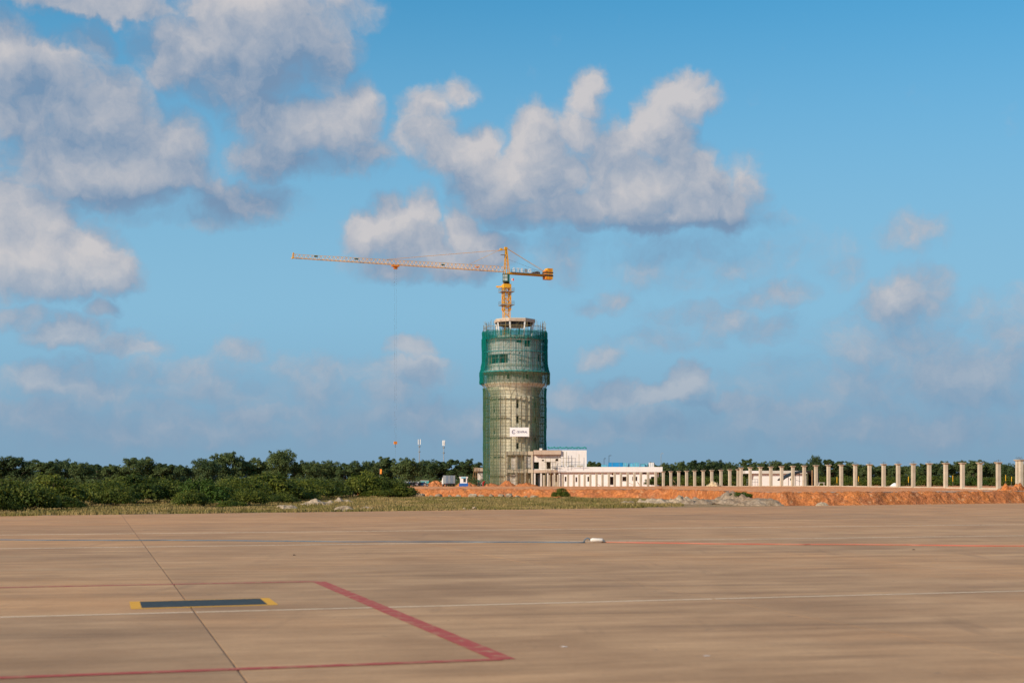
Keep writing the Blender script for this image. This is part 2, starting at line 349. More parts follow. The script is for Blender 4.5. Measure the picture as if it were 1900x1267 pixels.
def net_mat(name, c1, c2, cover):
    """debris netting: threads with open mesh between them"""
    m, k = new_mat(name); p = pos(k)
    a = k.noise(p, .35, 4, .6); col = k.mix(k.ss(a, .35, .65), c1, c2)
    cv = k.m('MULTIPLY_ADD', k.noise(k.v('MULTIPLY', p, (1,1,.25)), .9, 4, .6), .30, cover - .15, clamp=True)
    d = k.n('ShaderNodeBsdfDiffuse'); k.t.links.new(col, d.inputs[0])
    t = k.n('ShaderNodeBsdfTranslucent'); k.t.links.new(col, t.inputs[0])
    x = k.n('ShaderNodeMixShader'); x.inputs[0].default_value = .35; k.t.links.new(d.outputs[0], x.inputs[1]); k.t.links.new(t.outputs[0], x.inputs[2])
    tr = k.n('ShaderNodeBsdfTransparent'); y = k.n('ShaderNodeMixShader'); k.t.links.new(cv, y.inputs[0])
    k.t.links.new(tr.outputs[0], y.inputs[1]); k.t.links.new(x.outputs[0], y.inputs[2])
    o = k.n('ShaderNodeOutputMaterial'); k.t.links.new(y.outputs[0], o.inputs[0]); return m
M['net_low'] = net_mat('faded_green_netting', (.055,.165,.095), (.095,.17,.085), .30)
M['net_dense'] = net_mat('doubled_teal_netting', (.006,.235,.195), (.008,.19,.165), .56)
M['net_thin'] = net_mat('thin_green_netting', (.075,.165,.09), (.11,.17,.085), .15)  # lower coverage and slightly yellower tone, for the front panels
M['net_high'] = net_mat('teal_green_netting', (.006,.225,.185), (.008,.18,.155), .41)

# apron concrete
def apron_mat():
    m, k = new_mat('apron_concrete'); p = pos(k); oi = k.n('ShaderNodeObjectInfo').outputs['Random']
    base = k.mix(k.ss(k.noise(p, .22, 5, .62), .30, .70), (.362,.208,.110), (.495,.296,.160))
    blot = k.noise(k.v('ADD', p, (31, 7, 0)), .075, 5, .6)
    base = k.mix(k.ss(blot, .46, .72, 0, .75), base, (.50,.265,.125))           # laterite dust blown over it
    # dust lies thicker towards the unpaved edge
    s = k.n('ShaderNodeSeparateXYZ'); k.t.links.new(p, s.inputs[0])
    edge = k.m('ADD', k.m('MULTIPLY', s.outputs[0], -.515), k.m('MULTIPLY', s.outputs[1], .857))   # distance across, edge at ~124
    dust = k.m('MULTIPLY', k.ss(edge, 35, 122), k.m('MULTIPLY_ADD', k.noise(p, .12, 4, .6), .9, .12), clamp=True)
    base = k.mix(k.m('MULTIPLY', dust, .85), base, (.56,.265,.112))
    # scuffs and old tyre smears running both ways
    u = k.n('ShaderNodeVectorRotate', rotation_type='Z_AXIS'); k.t.links.new(p, u.inputs['Vector']); u.inputs['Angle'].default_value = R(-8)
    sm = k.noise(k.v('MULTIPLY', u.outputs[0], (.045, .55, 0)), 1.0, 5, .65)
    base = k.mix(k.ss(sm, .53, .72, 0, .55), base, (.21,.125,.07))
    sm2 = k.noise(k.v('MULTIPLY', k.v('ADD', u.outputs[0], (90, 40, 0)), (.03, .8, 0)), 1.0, 4, .6)
    base = k.mix(k.ss(sm2, .58, .75, 0, .45), base, (.56,.375,.215))
    ur = k.n('ShaderNodeVectorRotate', rotation_type='Z_AXIS'); k.t.links.new(p, ur.inputs['Vector']); ur.inputs['Angle'].default_value = R(-14)
    md = k.noise(k.v('MULTIPLY', ur.outputs[0], (.22, 1.0, 0)), .8, 7, .70); base = k.mix(1.0, base, k.mix(k.ss(md, .25, .75), (.79,.77,.75), (1.19,1.20,1.21)), 'MULTIPLY')
    tr = k.noise(k.v('MULTIPLY', p, (.9, .11, 0)), 1.0, 4, .6); base = k.mix(k.ss(tr, .60, .76, 0, .35), base, (.20,.12,.07))
    sp = k.noise(p, 1.7, 3, .7); base = k.mix(k.ss(sp, .66, .74, 0, .6), base, (.17,.12,.085))
    fine = k.noise(p, 9, 4, .7); base = k.mix(1.0, base, k.mix(fine, (.82,.82,.82), (1.16,1.16,1.16)), 'MULTIPLY')
    base = k.mix(1.0, base, k.mix(oi, (.87,.88,.90), (1.08,1.06,1.03)), 'MULTIPLY')
    return finish(m, k, base, .82, 0, k.noise(p, 5, 5, .7), .25, .02, .25)
M['apron'] = apron_mat()
def paint(name, c, ground=(.40,.29,.20), cover=(.36,.60)):
    m, k = new_mat(name); p = pos(k)
    f = k.m('MULTIPLY', k.ss(k.noise(p, 3.0, 6, .7), cover[0]-.12, cover[1]-.12), k.ss(k.noise(p, .5, 4, .6), .22, .42))
    col = k.mix(f, ground, c); fine = k.noise(p, 9, 4, .7)
    return finish(m, k, k.mix(1.0, col, k.mix(fine, (.85,.85,.85), (1.15,1.15,1.15)), 'MULTIPLY'), .75)
M['red_paint'] = paint('worn_red_paint', (.40,.065,.052), (.43,.24,.13), cover=(.38,.68))
M['red_faded'] = paint('faded_red_paint', (.42,.09,.07), (.44,.24,.13), cover=(.40,.72))
M['yellow_paint'] = paint('worn_yellow_paint', (.70,.34,.03), cover=(.3,.5))
M['blue_paint'] = paint('dark_blue_paint', (.035,.042,.045), (.10,.105,.10), cover=(.35,.6))
M['sealant'] = paint('joint_sealant', (.22,.14,.085), (.15,.095,.06), cover=(.45,.62))
M['overband'] = paint('pale_joint_overband', (.76,.57,.40), (.50,.31,.18), cover=(.34,.60))

def soil(name, c1, c2, c3, sc=.5, bdist=.25, bscale=2.0, bstr=.9):
    m, k = new_mat(name); p = pos(k)
    col = k.mix(k.ss(k.noise(p, sc, 6, .65), .36, .66), c1, c2)
    col = k.mix(k.ss(k.noise(p, sc*4.3, 4, .65), .56, .70), col, c3)
    fine = k.noise(p, 3.2, 5, .7); col = k.mix(1.0, col, k.mix(k.ss(fine, .25, .75), (.60,.58,.56), (1.36,1.38,1.40)), 'MULTIPLY')
    md = k.noise(k.v('ADD', p, (9, 4, 2)), 1.1, 5, .65); col = k.mix(1.0, col, k.mix(k.ss(md, .25, .75), (.74,.72,.70), (1.22,1.24,1.26)), 'MULTIPLY')
    return finish(m, k, col, .95, 0, k.noise(p, bscale, 7, .65), bstr, bdist, .15)
M['laterite'] = soil('orange_laterite', (.56,.188,.055), (.45,.155,.062), (.60,.30,.145), .33, .45)
M['laterite_dust'] = soil('trodden_laterite', (.68,.285,.12), (.60,.24,.098), (.70,.39,.22), .25, .05)
M['track'] = soil('dusty_track', (.44,.33,.25), (.38,.25,.17), (.50,.38,.29), .3, .04)
M['field'] = soil('dry_field_soil', (.29,.19,.095), (.33,.21,.11), (.19,.155,.06), .2, .05)
M['sand'] = soil('pale_sand', (.44,.335,.235), (.35,.255,.17), (.30,.24,.17), .8, .12, 3.0)
M['rubble'] = soil('grey_rubble', (.33,.245,.175), (.27,.19,.125), (.26,.21,.16), .9, .12, 3.5)
M['brown_soil'] = soil('brown_spoil', (.40,.25,.16), (.36,.18,.09), (.30,.2,.13), .8, .12, 3.5)
M['moss'] = soil('weeds_on_spoil', (.12,.14,.02), (.09,.12,.02), (.2,.18,.05), 1.2, .1, 5)
M['beige_heap'] = soil('beige_aggregate', (.60,.47,.30), (.5,.38,.24), (.45,.33,.2), .9, .1, 4)

# value noise for terrain
def vnoise(x, y, seed=0):
    x = np.asarray(x, float); y = np.asarray(y, float); xi = np.floor(x).astype(int); yi = np.floor(y).astype(int); fx = x - xi; fy = y - yi
    def h(a, b):
        n = (a * 374761393 + b * 668265263 + seed * 974634777) & 0x7fffffff; n = ((n ^ (n >> 13)) * 1274126177) & 0x7fffffff
        return ((n ^ (n >> 16)) & 0xffff) / 65535.0
    ux = fx*fx*(3-2*fx); uy = fy*fy*(3-2*fy)
    return (h(xi,yi)*(1-ux)+h(xi+1,yi)*ux)*(1-uy) + (h(xi,yi+1)*(1-ux)+h(xi+1,yi+1)*ux)*uy - .5
def fbm(x, y, o=4, seed=0):
    t = 0; a = 1.0; f = 1.0
    for i in range(o): t = t + a * vnoise(np.asarray(x)*f, np.asarray(y)*f, seed+i*13); a *= .5; f *= 2.03
    return t

# ------------------------------------------------------------------ the setting: ground, apron, embankment
A_DIR = R(16.33); UX, UY = math.cos(A_DIR), math.sin(A_DIR)                 # slab grid directions
E0, E1 = np.array([-42.4, 118.0]), np.array([66.2, 184.0])                # far edge of the paving
ed = (E1 - E0) / np.linalg.norm(E1 - E0); en = np.array([-ed[1], ed[0]])  # en points away from the camera, off the paving
EC = float(E0 @ en)
FOOT = [(-160.0, 330.0), (gx(560,285), 285.0), (gx(760,247), 247.0), (gx(1240,226), 226.0), (gx(1450,168), 168.0), (gx(1600,170.3), 170.3), (gx(1900,185.0), 185.0), (150.0, 236.0), (320.0, 340.0)]
fx_, fy_ = np.array([q[0] for q in FOOT]), np.array([q[1] for q in FOOT])
def platform_z(y): return np.interp(y, [150, 202, 249, 323, 410, 430, 700], [1.45, 1.72, 1.87, 1.45, .98, .9, .6])
BD = np.array([.10, .995])
def embank_point(t, s):                                                    # t along the foot (x), s metres inland
    return t + BD[0]*s, np.interp(t, fx_, fy_) + BD[1]*s

gm = MB()
gr_x = [-4000,-400,-90,-40,0,40,90,400,4000]; gr_y = [-300,0,60,110,160,220,300,500,900,7000]
for yy in gr_y:
    for xx in gr_x: gm.v.append((xx, yy, -.06))
for j in range(len(gr_y)-1):
    for i in range(len(gr_x)-1):
        a = j*len(gr_x)+i; gm.f.append((a, a+1, a+1+len(gr_x), a+len(gr_x))); gm.mi.append(0)
tag(gm.build('ground', M['field']), 'dry open field under everything', kind='structure')

# apron: individual cast slabs with sealed joints between them
def clip(poly, n, c):
    out = []
    for i in range(len(poly)):
        a, b = np.array(poly[i]), np.array(poly[(i+1) % len(poly)]); da, db = a @ n - c, b @ n - c
        if da <= 0: out.append(tuple(a))
        if da * db < 0: t = da / (da - db); out.append(tuple(a + (b - a) * t))
    return out
apron = MB(); base_poly = clip([(-125,-20),(140,-20),(140,300),(-125,300)], en, EC)
apron.add([(x, y, -.014) for x, y in base_poly], [tuple(range(len(base_poly)))])
apron = tag(apron.build('apron', M['sealant']), 'worn brown concrete apron', kind='structure')
def uv2xy(u, v): return (u*UX - v*UY, u*UY + v*UX)
U0, DU, V0, DV = 2.16, 12.8, 33.0, 16.4
ulines = [U0 + DU*k for k in range(-10, 15)]; vlines = [V0 + DV*k for k in range(-3, 10)]
def gapu(u): return .022 if abs(u - U0) < .1 else .013
def gapv(v): return .018 if min(abs(v - V0), abs(v - V0 - 2*DV), abs(v - V0 - 3*DV)) < .1 else .016
nslab = 0
for i in range(len(ulines)-1):
    for j in range(len(vlines)-1):
        u0, u1, v0, v1 = ulines[i]+gapu(ulines[i]), ulines[i+1]-gapu(ulines[i+1]), vlines[j]+gapv(vlines[j]), vlines[j+1]-gapv(vlines[j+1])
        poly = clip([uv2xy(u0,v0), uv2xy(u1,v0), uv2xy(u1,v1), uv2xy(u0,v1)], en, EC)
        if len(poly) < 3: continue
        cx = sum(q[0] for q in poly)/len(poly); cy = sum(q[1] for q in poly)/len(poly)
        if cy < 12 or abs(cx) > 34 + cy*.55: continue
        nslab += 1; b = MB(); z = rnd.uniform(-.0025, .0025); n = len(poly)
        b.add([(x, y, -.05) for x, y in poly] + [(x, y, z) for x, y in poly], [tuple(range(n, 2*n))] + [(q, (q+1) % n, (q+1) % n + n, q+n) for q in range(n)])
        b.build('slab', M['apron'], apron)

# pale overbands worn into the three long joints
for v_, hw_ in ((V0, .085), (V0+2*DV, .17), (V0+3*DV, .20)):
    for k in range(-7, 8):
        u0, u1 = U0+DU*k+.03, U0+DU*(k+1)-.03; q = clip([uv2xy(u0, v_-hw_), uv2xy(u1, v_-hw_), uv2xy(u1, v_+hw_), uv2xy(u0, v_+hw_)], en, EC)
        if len(q) > 2: MB().add([(x, y, .0045) for x, y in q], [tuple(range(len(q)))]).build('joint_band', M['overband'], apron)
# painted markings
def strip(pts, w, name, mat, label, z=.0065, closed=False):
    b = MB(); pts = [Vector((x, y)) for x, y in pts]; n = len(pts); L, Rr = [], []
    for i, p in enumerate(pts):
        d0 = (p - pts[i-1]).normalized() if i > 0 else None; d1 = (pts[i+1] - p).normalized() if i < n-1 else None
        d = ((d0 or d1) + (d1 or d0)).normalized(); nn = Vector((-d.y, d.x)); k = 1.0
        if d0 and d1: k = 1 / max(.35, nn.dot(Vector((-d1.y, d1.x))))
        L.append(p + nn*w/2*k); Rr.append(p - nn*w/2*k)
    b.v = [(q.x, q.y, z) for q in L] + [(q.x, q.y, z) for q in Rr]; b.f = [(n+i, n+i+1, i+1, i) for i in range(n-1)]; b.mi = [0]*len(b.f)
    return tag(b.build(name, mat), label, kind='structure')
far_l = (gp(590,1077)[0] - 28*UX, gp(590,1077)[1] - 28*UY); near_l = (gp(936,1223)[0] - 26*UX, gp(936,1223)[1] - 26*UY)
strip([gp(936,1223), gp(592,1079)], .39, 'painted_line', M['red_paint'], 'bold red diagonal side of the painted stand box')
strip([near_l, gp(930,1223)], .25, 'painted_line', M['red_paint'], 'thin red near side of the painted stand box', .0085)
strip([gp(592,1078.5), far_l], .30, 'painted_line', M['red_faded'], 'faded red far side of the painted stand box', .0085)
c4 = [gp(240,1116), gp(499,1109), gp(517,1122), gp(243,1130)]
def lerp2(a, b, t): return (a[0]+(b[0]-a[0])*t, a[1]+(b[1]-a[1])*t)
def quad_in(u0, u1, v0, v1, z):
    f = lambda u, v: lerp2(lerp2(c4[3], c4[2], u), lerp2(c4[0], c4[1], u), v)
    return [(*f(u0,v0), z), (*f(u1,v0), z), (*f(u1,v1), z), (*f(u0,v1), z)]
mk = empty('painted_panel', (0,0,0), label='dark blue rectangle with yellow border painted on the apron', kind='structure')
MB().add(quad_in(0,1,0,1,.0065), [(0,1,2,3)]).build('border', M['yellow_paint'], mk)
MB().add(quad_in(.072,.93,.10,.94,.0095), [(0,1,2,3)]).build('field', M['blue_paint'], mk)

# embankment and construction platform
def grid(name, X, Y, Z, mat, parent=None, smooth=True):
    n, m = X.shape; V = np.stack([X, Y, Z], -1).reshape(-1, 3); i = np.arange(n*m).reshape(n, m)
    Fc = np.stack([i[:-1,:-1], i[1:,:-1], i[1:,1:], i[:-1,1:]], -1).reshape(-1, 4)
    return npmesh(name, V, Fc, mat, parent, smooth)
ts = np.concatenate([np.linspace(-160,-42,40)[:-1], np.linspace(-42,95,520), np.linspace(95,320,40)[1:]])
ss_ = np.concatenate([np.linspace(-1.0,4.2,30), np.linspace(4.6,14,20), np.linspace(15,60,24), np.linspace(66,420,40)])
T, S = np.meshgrid(ts, ss_, indexing='ij'); EX, EY = embank_point(T, S)
ero = fbm(T*.55, S*.25, 4, 3)
face = np.clip((S + .35 + ero*.9) / 2.6, 0, 1); face = face*face*(3-2*face)
lip = np.interp(T, [-160,-40,20,34,80,320], [.6,1.30,1.38,1.42,1.45,1.45])
inl = np.clip((S-6)/30, 0, 1); inl = inl*inl*(3-2*inl)
target = lip*(1-inl) + platform_z(EY)*inl
amp = np.interp(S, [-1,0,.8,2.6,4,9,40,90], [0,.10,.30,.26,.10,.07,.10,.05])
rough = fbm(EX*.9, EY*.9, 5, 21)*amp + fbm(EX*2.4, EY*2.4, 3, 29)*np.interp(S, [-1,0,.8,2.8,4.5,30], [0,.10,.20,.20,.06,.04]) + np.abs(fbm(T*1.6, S*.5, 3, 5))*np.interp(S, [-1,.2,1.2,2.8,3.5],[0,.25,.3,.1,0])
def embank_z(x, y):                                                       # height of the platform at a place
    s = (np.asarray(y) - np.interp(x, fx_, fy_)); il = np.clip((s-6)/30, 0, 1); il = il*il*(3-2*il)
    return np.interp(x, [-160,-40,20,34,80,320], [.6,1.30,1.38,1.42,1.45,1.45])*(1-il) + platform_z(y)*il
EZ = target*face + rough*(face > .0) - .10*(1-face)
JS = 30                                                                    # columns of the grid up to here are the bank itself
tag(grid('embankment', EX[:,:JS+1], EY[:,:JS+1], EZ[:,:JS+1], M['laterite']), 'rough orange laterite bank', kind='structure')
tag(grid('platform', EX[:,JS:], EY[:,JS:], EZ[:,JS:], M['laterite_dust']), 'trodden orange building platform on top of the bank', kind='structure')
# dusty track along its top edge
ts2 = np.linspace(16, 110, 220); s2 = np.linspace(3.6, 9.5, 8); T2, S2 = np.meshgrid(ts2, s2, indexing='ij'); X2, Y2 = embank_point(T2, S2)
from bisect import bisect
def emb_interp(t, s):
    i = np.clip(np.searchsorted(ts, t)-1, 0, len(ts)-2); j = np.clip(np.searchsorted(ss_, s)-1, 0, len(ss_)-2)
    a = np.clip((t-ts[i])/(ts[i+1]-ts[i]), 0, 1); b = np.clip((s-ss_[j])/(ss_[j+1]-ss_[j]), 0, 1)
    return (EZ[i,j]*(1-a)+EZ[i+1,j]*a)*(1-b) + (EZ[i,j+1]*(1-a)+EZ[i+1,j+1]*a)*b
def plat_z(x, y):                                                          # surface height at world x, y
    t = np.asarray(x, float)
    for _ in range(4): s = (y - np.interp(t, fx_, fy_))/BD[1]; t = x - BD[0]*s
    s = (y - np.interp(t, fx_, fy_))/BD[1]; return emb_interp(t, s)
edge_n = fbm(T2*.4, S2*0, 3, 77)
grid('track', X2, Y2 + edge_n*1.2, emb_interp(T2, S2) + .05, M['track'])
tag(bpy.data.objects['track'], 'pale dusty track along the top of the embankment', kind='structure')
print('slabs', nslab)

# ------------------------------------------------------------------ control tower
TD = 425.0; TX = gx(955, TD); TZ = .85; TS = F / TD
def tz(y): return gz(y, TD)
tower = empty('control_tower', (TX, TD, 0), label='round concrete control tower under construction, wrapped in scaffolding and green net', cat='tower')
def arc_wall(r0, r1, z0, z1, holes, na=96, extra_z=()):
    """ring wall of real thickness; holes = (angle0, angle1, z0, z1), angle 0 faces the camera, + to the right"""
    angs = sorted(set([round(-180 + 360*k/na, 4) for k in range(na)] + [a for h in holes for a in h[:2]]))
    zs = sorted(set([z0, z1, *extra_z] + [z for h in holes for z in h[2:]]))
    n = len(angs); b = MB()
    solid = lambda i, j: 0 <= j < len(zs)-1 and not any(h[0]-.001 <= angs[i % n] and (angs[(i+1) % n] if (i+1) % n else 180) <= h[1]+.001 and h[2]-.001 <= zs[j] and zs[j+1] <= h[3]+.001 for h in holes)
    idx = {}
    def vt(i, j, o):
        kk = (i % n, j, o)
        if kk not in idx:
            t = R(angs[i % n]); r = r1 if o else r0; idx[kk] = len(b.v); b.v.append((r*math.sin(t), -r*math.cos(t), zs[j]))
        return idx[kk]
    def face(*q): b.f.append(q); b.mi.append(0)
    for i in range(n):
        for j in range(len(zs)-1):
            if not solid(i, j): continue
            face(vt(i,j,1), vt(i+1,j,1), vt(i+1,j+1,1), vt(i,j+1,1)); face(vt(i+1,j,0), vt(i,j,0), vt(i,j+1,0), vt(i+1,j+1,0))
            if not solid(i, j+1): face(vt(i,j+1,1), vt(i+1,j+1,1), vt(i+1,j+1,0), vt(i,j+1,0))
            if not solid(i, j-1): face(vt(i+1,j,1), vt(i,j,1), vt(i,j,0), vt(i+1,j,0))
            if not solid(i-1, j): face(vt(i,j,1), vt(i,j+1,1), vt(i,j+1,0), vt(i,j,0))
            if not solid(i+1, j): face(vt(i+1,j,0), vt(i+1,j+1,0), vt(i+1,j+1,1), vt(i+1,j,1))
    return b
def ang(px, r): return math.degrees(math.asin(max(-1, min(1, (px - 955) / TS / r))))
SR = 7.2
Z = dict(flare0=tz(736), flare1=tz(714), ledge=tz(691), drum0=tz(690), drum1=tz(631), roof=tz(594))
slits = [(4.5, 9.5, tz(y1), tz(y0)) for y0, y1 in ((716+8, 733), (744, 759), (774, 787), (823, 834))]
slits += [(-62,-54,tz(y1),tz(y0)) for y0, y1 in ((760,766),(800,806))] + [(54,66,tz(y1),tz(y0)) for y0, y1 in ((748,758),(775,785),(812,820))]
arc_wall(SR-.45, SR, TZ, Z['flare0'], [h for h in slits if h[3] < Z['flare0']], 72).build('shaft_wall', M['shaft'], tower, True)
for k in range(30):                                                        # cast ribs up the shaft
    t = R(-180 + 12*k + 1.0); c = Vector((math.sin(t), -math.cos(t), 0)); sd = Vector((math.cos(t), math.sin(t), 0))
    MB().obox(c*(SR+.09) + Vector((0,0,(TZ+Z['flare0'])/2)), sd*.16, c*.13, Vector((0,0,(Z['flare0']-TZ)/2-.06))).build('rib', M['shaft'], tower)
fl = MB()
prof = [(SR+.01, Z['flare0']), (SR+.25, Z['flare0']+.9), (SR+.9, Z['flare0']+2.2), (9.0, Z['flare1']), (9.0, Z['flare1']+.35), (8.1, Z['flare1']+.35)]
n = 72
for r, z in prof: fl.v += [(r*math.sin(2*math.pi*k/n), -r*math.cos(2*math.pi*k/n), z) for k in range(n)]
fl.f = [(i*n+k, i*n+(k+1)%n, (i+1)*n+(k+1)%n, (i+1)*n+k) for i in range(len(prof)-1) for k in range(n)]; fl.mi = [0]*len(fl.f)
fl.build('corbel', M['shaft'], tower)
zz0, zz1 = Z['flare1']+.36, Z['ledge']-.55
gal = [(-176+8*k, -171+8*k, zz0+.9, zz1-.5) for k in range(44)]
arc_wall(7.9, 8.3, zz0, zz1, gal, 90).build('gallery_wall', M['concrete_pale'], tower)
for k, h in enumerate(gal):
    t = R((h[0]+h[1])/2)
    if -math.cos(t) > .2: continue
    c = Vector((math.sin(t), -math.cos(t), 0)); sd = Vector((math.cos(t), math.sin(t), 0))
    MB().obox(c*8.02 + Vector((0,0,(h[2]+h[3])/2)), sd*.40, c*.05, Vector((0,0,(h[3]-h[2])/2+.02))).build('window_blockwork_and_shade', M['dirty_white'] if (k*7) % 5 else M['dark'], tower)  # some infills near-black, painted as the unlit inside of an open window
MB().frustum((0,0), 9.6, 9.6, zz1+.01, Z['drum0']+.1, 64).build('ledge_slab', M['concrete_pale'], tower)
DR = 7.95
holes = [(ang(904.5,DR), ang(925.2,DR), tz(677), tz(661)), (ang(926,DR), ang(942,DR), tz(677), tz(660.5)), (ang(957.5,DR), ang(969.5,DR), tz(640), tz(635.5)),
         (ang(973,DR), ang(984,DR), tz(647), tz(635.5)), (ang(963,DR), ang(966,DR), tz(660.5), tz(657.5)), (60,74,tz(672),tz(660))]
arc_wall(DR-.35, DR, Z['drum0']+.1, Z['drum1'], holes, 72, (tz(681),)).build('drum_wall', M['white'], tower)
for z, r in ((tz(681), DR+.25), (Z['drum1'], DR+.2)): MB().frustum((0,0), r, r, z-.18, z+.18, 64).build('string_course', M['concrete_pale'], tower)
for z in (tz(679), tz(655)): MB().frustum((0,0), DR-.38, DR-.38, z-.3, z, 48).build('floor_slab', M['concrete'], tower)
MB().frustum((0,0), 3.2, 3.2, tz(679), Z['drum1'], 24).build('stair_core', M['concrete'], tower)
zc0 = Z['drum1']+.19
for k in range(8):                                                         # raking columns of the visual control room
    t = R(22.5 + 45*k + 8); c = Vector((math.sin(t), -math.cos(t), 0)); sd = Vector((math.cos(t), math.sin(t), 0))
    a = c*5.1 + Vector((0,0,zc0)); b = c*5.85 + Vector((0,0,tz(599.6)-.01))
    MB().bar(a, b, .50, .42).build('cab_column', M['white'], tower)
octo = lambda r: [(r*math.sin(R(22.5+45*k+8)), -r*math.cos(R(22.5+45*k+8))) for k in range(8)]
MB().prism(octo(5.6), zc0, zc0+.9).build('cab_upstand', M['concrete_pale'], tower)
rf = MB().prism(octo(6.3), tz(599.6), tz(594.6)).build('cab_roof', M['concrete_pink'], tower)
MB().prism(octo(5.5), tz(599.6)-.75, tz(599.6)-.004).build('roof_beam', M['dark'], rf)  # near-black colour paints in the shade on the roof's underside
for k in range(8):
    a, b = Vector((*octo(6.2)[k], tz(594.6)+.10)), Vector((*octo(6.2)[(k+1)%8], tz(594.6)+.10)); MB().bar(a, b, .18, .19).build('kerb', M['concrete_pale'], rf)
MB().box(-1.2,2.6,-1.6,1.4,tz(599.6)-1.4,tz(599.6)-.76).build('roof_downstand', M['concrete'], rf)
# two-storey podium bay at the foot of the tower
pod = empty('podium_block', (0,0,0), label='two storey concrete frame behind the net at the tower foot', cat='building')
PY = TD - 8.3; px_ = lambda p: gx(p, PY); pz_ = lambda y: gz(y, PY)
MB().box(px_(938), px_(989), PY, PY+1.9, pz_(844), pz_(837)).build('roof_beam', M['concrete'], pod)
MB().box(px_(938), px_(989), PY, PY+1.9, pz_(877), pz_(870)).build('floor_beam', M['concrete'], pod)
for p in (940, 958, 974, 987):
    MB().box(px_(p)-.28, px_(p)+.28, PY+.06, PY+.7, TZ, pz_(870)).build('column', M['concrete'], pod)
    MB().box(px_(p)-.28, px_(p)+.28, PY+.06, PY+.7, pz_(870), pz_(844)).build('column', M['concrete'], pod)
MB().box(px_(948), px_(962), PY+.75, PY+1.1, pz_(870), pz_(849)).build('infill_wall', M['dirty_white'], pod)
MB().box(px_(975.5), px_(985.5), PY+.75, PY+1.1, pz_(868), pz_(846)).build('infill_wall', M['white'], pod)
MB().box(px_(942), px_(956.5), PY+.75, PY+1.1, TZ, pz_(879)).build('infill_wall', M['dirty_white'], pod)

# ---- scaffolding round the tower
scaf = empty('scaffolding', (TX, TD, 0), label='ring of tube scaffolding standing round the control tower', cat='scaffolding')
NS = 36; SRO, SRI = 9.15, 8.05
def prof_r(z):                                                             # outer radius with height
    return float(np.interp(z, [0, tz(722), tz(712), tz(693), tz(688), tz(672), tz(618), 60], [9.15, 9.15, 9.95, 10.0, 9.75, 9.30, 9.30, 9.30]))
ztop = tz(597)
for k in range(NS):
    t = R(360/NS*k + 3); c = Vector((math.sin(t), -math.cos(t), 0)); b = MB()
    hts = [TZ, tz(722), tz(712), tz(693), tz(688), tz(672), ztop - rnd.uniform(0, 2.2)]
    for i in range(len(hts)-1): b.bar(c*prof_r(hts[i]) + Vector((0,0,hts[i])), c*prof_r(hts[i+1]) + Vector((0,0,hts[i+1])), .085)
    b.build('standard', M['tube_yellow'] if k % 3 else M['tube'], scaf)
    b = MB(); rr = 8.0
    b.bar(c*rr + Vector((0,0,TZ)), c*rr + Vector((0,0,tz(740))), .07); rr = 8.55
    b.bar(c*rr + Vector((0,0,Z['drum0']+.15)), c*rr + Vector((0,0,ztop-.4)), .07)
    b.build('inner_standard', M['tube'], scaf)
lv = TZ + 1.8; nl = 0; brace = MB(); trans = MB()
while lv < ztop - .4:
    b = MB(); r = prof_r(lv); P_ = [Vector((r*math.sin(R(360/NS*k+3)), -r*math.cos(R(360/NS*k+3)), lv + rnd.uniform(-.04,.04))) for k in range(NS)]
    for k in range(NS):
        b.bar(P_[k], P_[(k+1) % NS], .075)
        if lv < tz(720): b.bar(P_[k] + Vector((0,0,.95)), P_[(k+1) % NS] + Vector((0,0,.95)), .045)
        inr = 8.0 if lv < tz(738) else 8.55
        if lv < tz(738) or lv > Z['drum0']+.3:
            q = Vector((P_[k].x, P_[k].y, 0)).normalized()*inr + Vector((0,0,lv)); trans.bar(P_[k], q, .06)
        if (k + nl) % 6 == 0:
            r2 = prof_r(min(lv+1.9, ztop)); k2 = (k+1) % NS; brace.bar(P_[k], Vector((r2*math.sin(R(360/NS*k2+3)), -r2*math.cos(R(360/NS*k2+3)), lv+1.9)), .055)
    b.build('ledger', M['tube'] if nl % 3 else M['tube_yellow'], scaf)
    if nl % 3 == 1 and lv < tz(610) and (lv < tz(738) or lv > Z['drum0']+.3):                 # boarded lifts
        ri, ro = (8.1, r-.15) if lv < tz(738) else (8.6, r-.15)
        for q in range(24):
            a0, a1 = R(15*q+.4), R(15*q+14.6)
            if rnd.random() < .25: continue
            pl = MB(); pl.prism([(ri*math.sin(a0), -ri*math.cos(a0)), (ro*math.sin(a0), -ro*math.cos(a0)), (ro*math.sin(a1), -ro*math.cos(a1)), (ri*math.sin(a1), -ri*math.cos(a1))][::-1], lv+.06, lv+.11)
            pl.build('board_deck', M['plank'], scaf)
    lv += 1.9; nl += 1
tag(trans.build('transom', M['tube'], scaf), kind='stuff'); tag(brace.build('brace', M['tube_yellow'], scaf), kind='stuff')

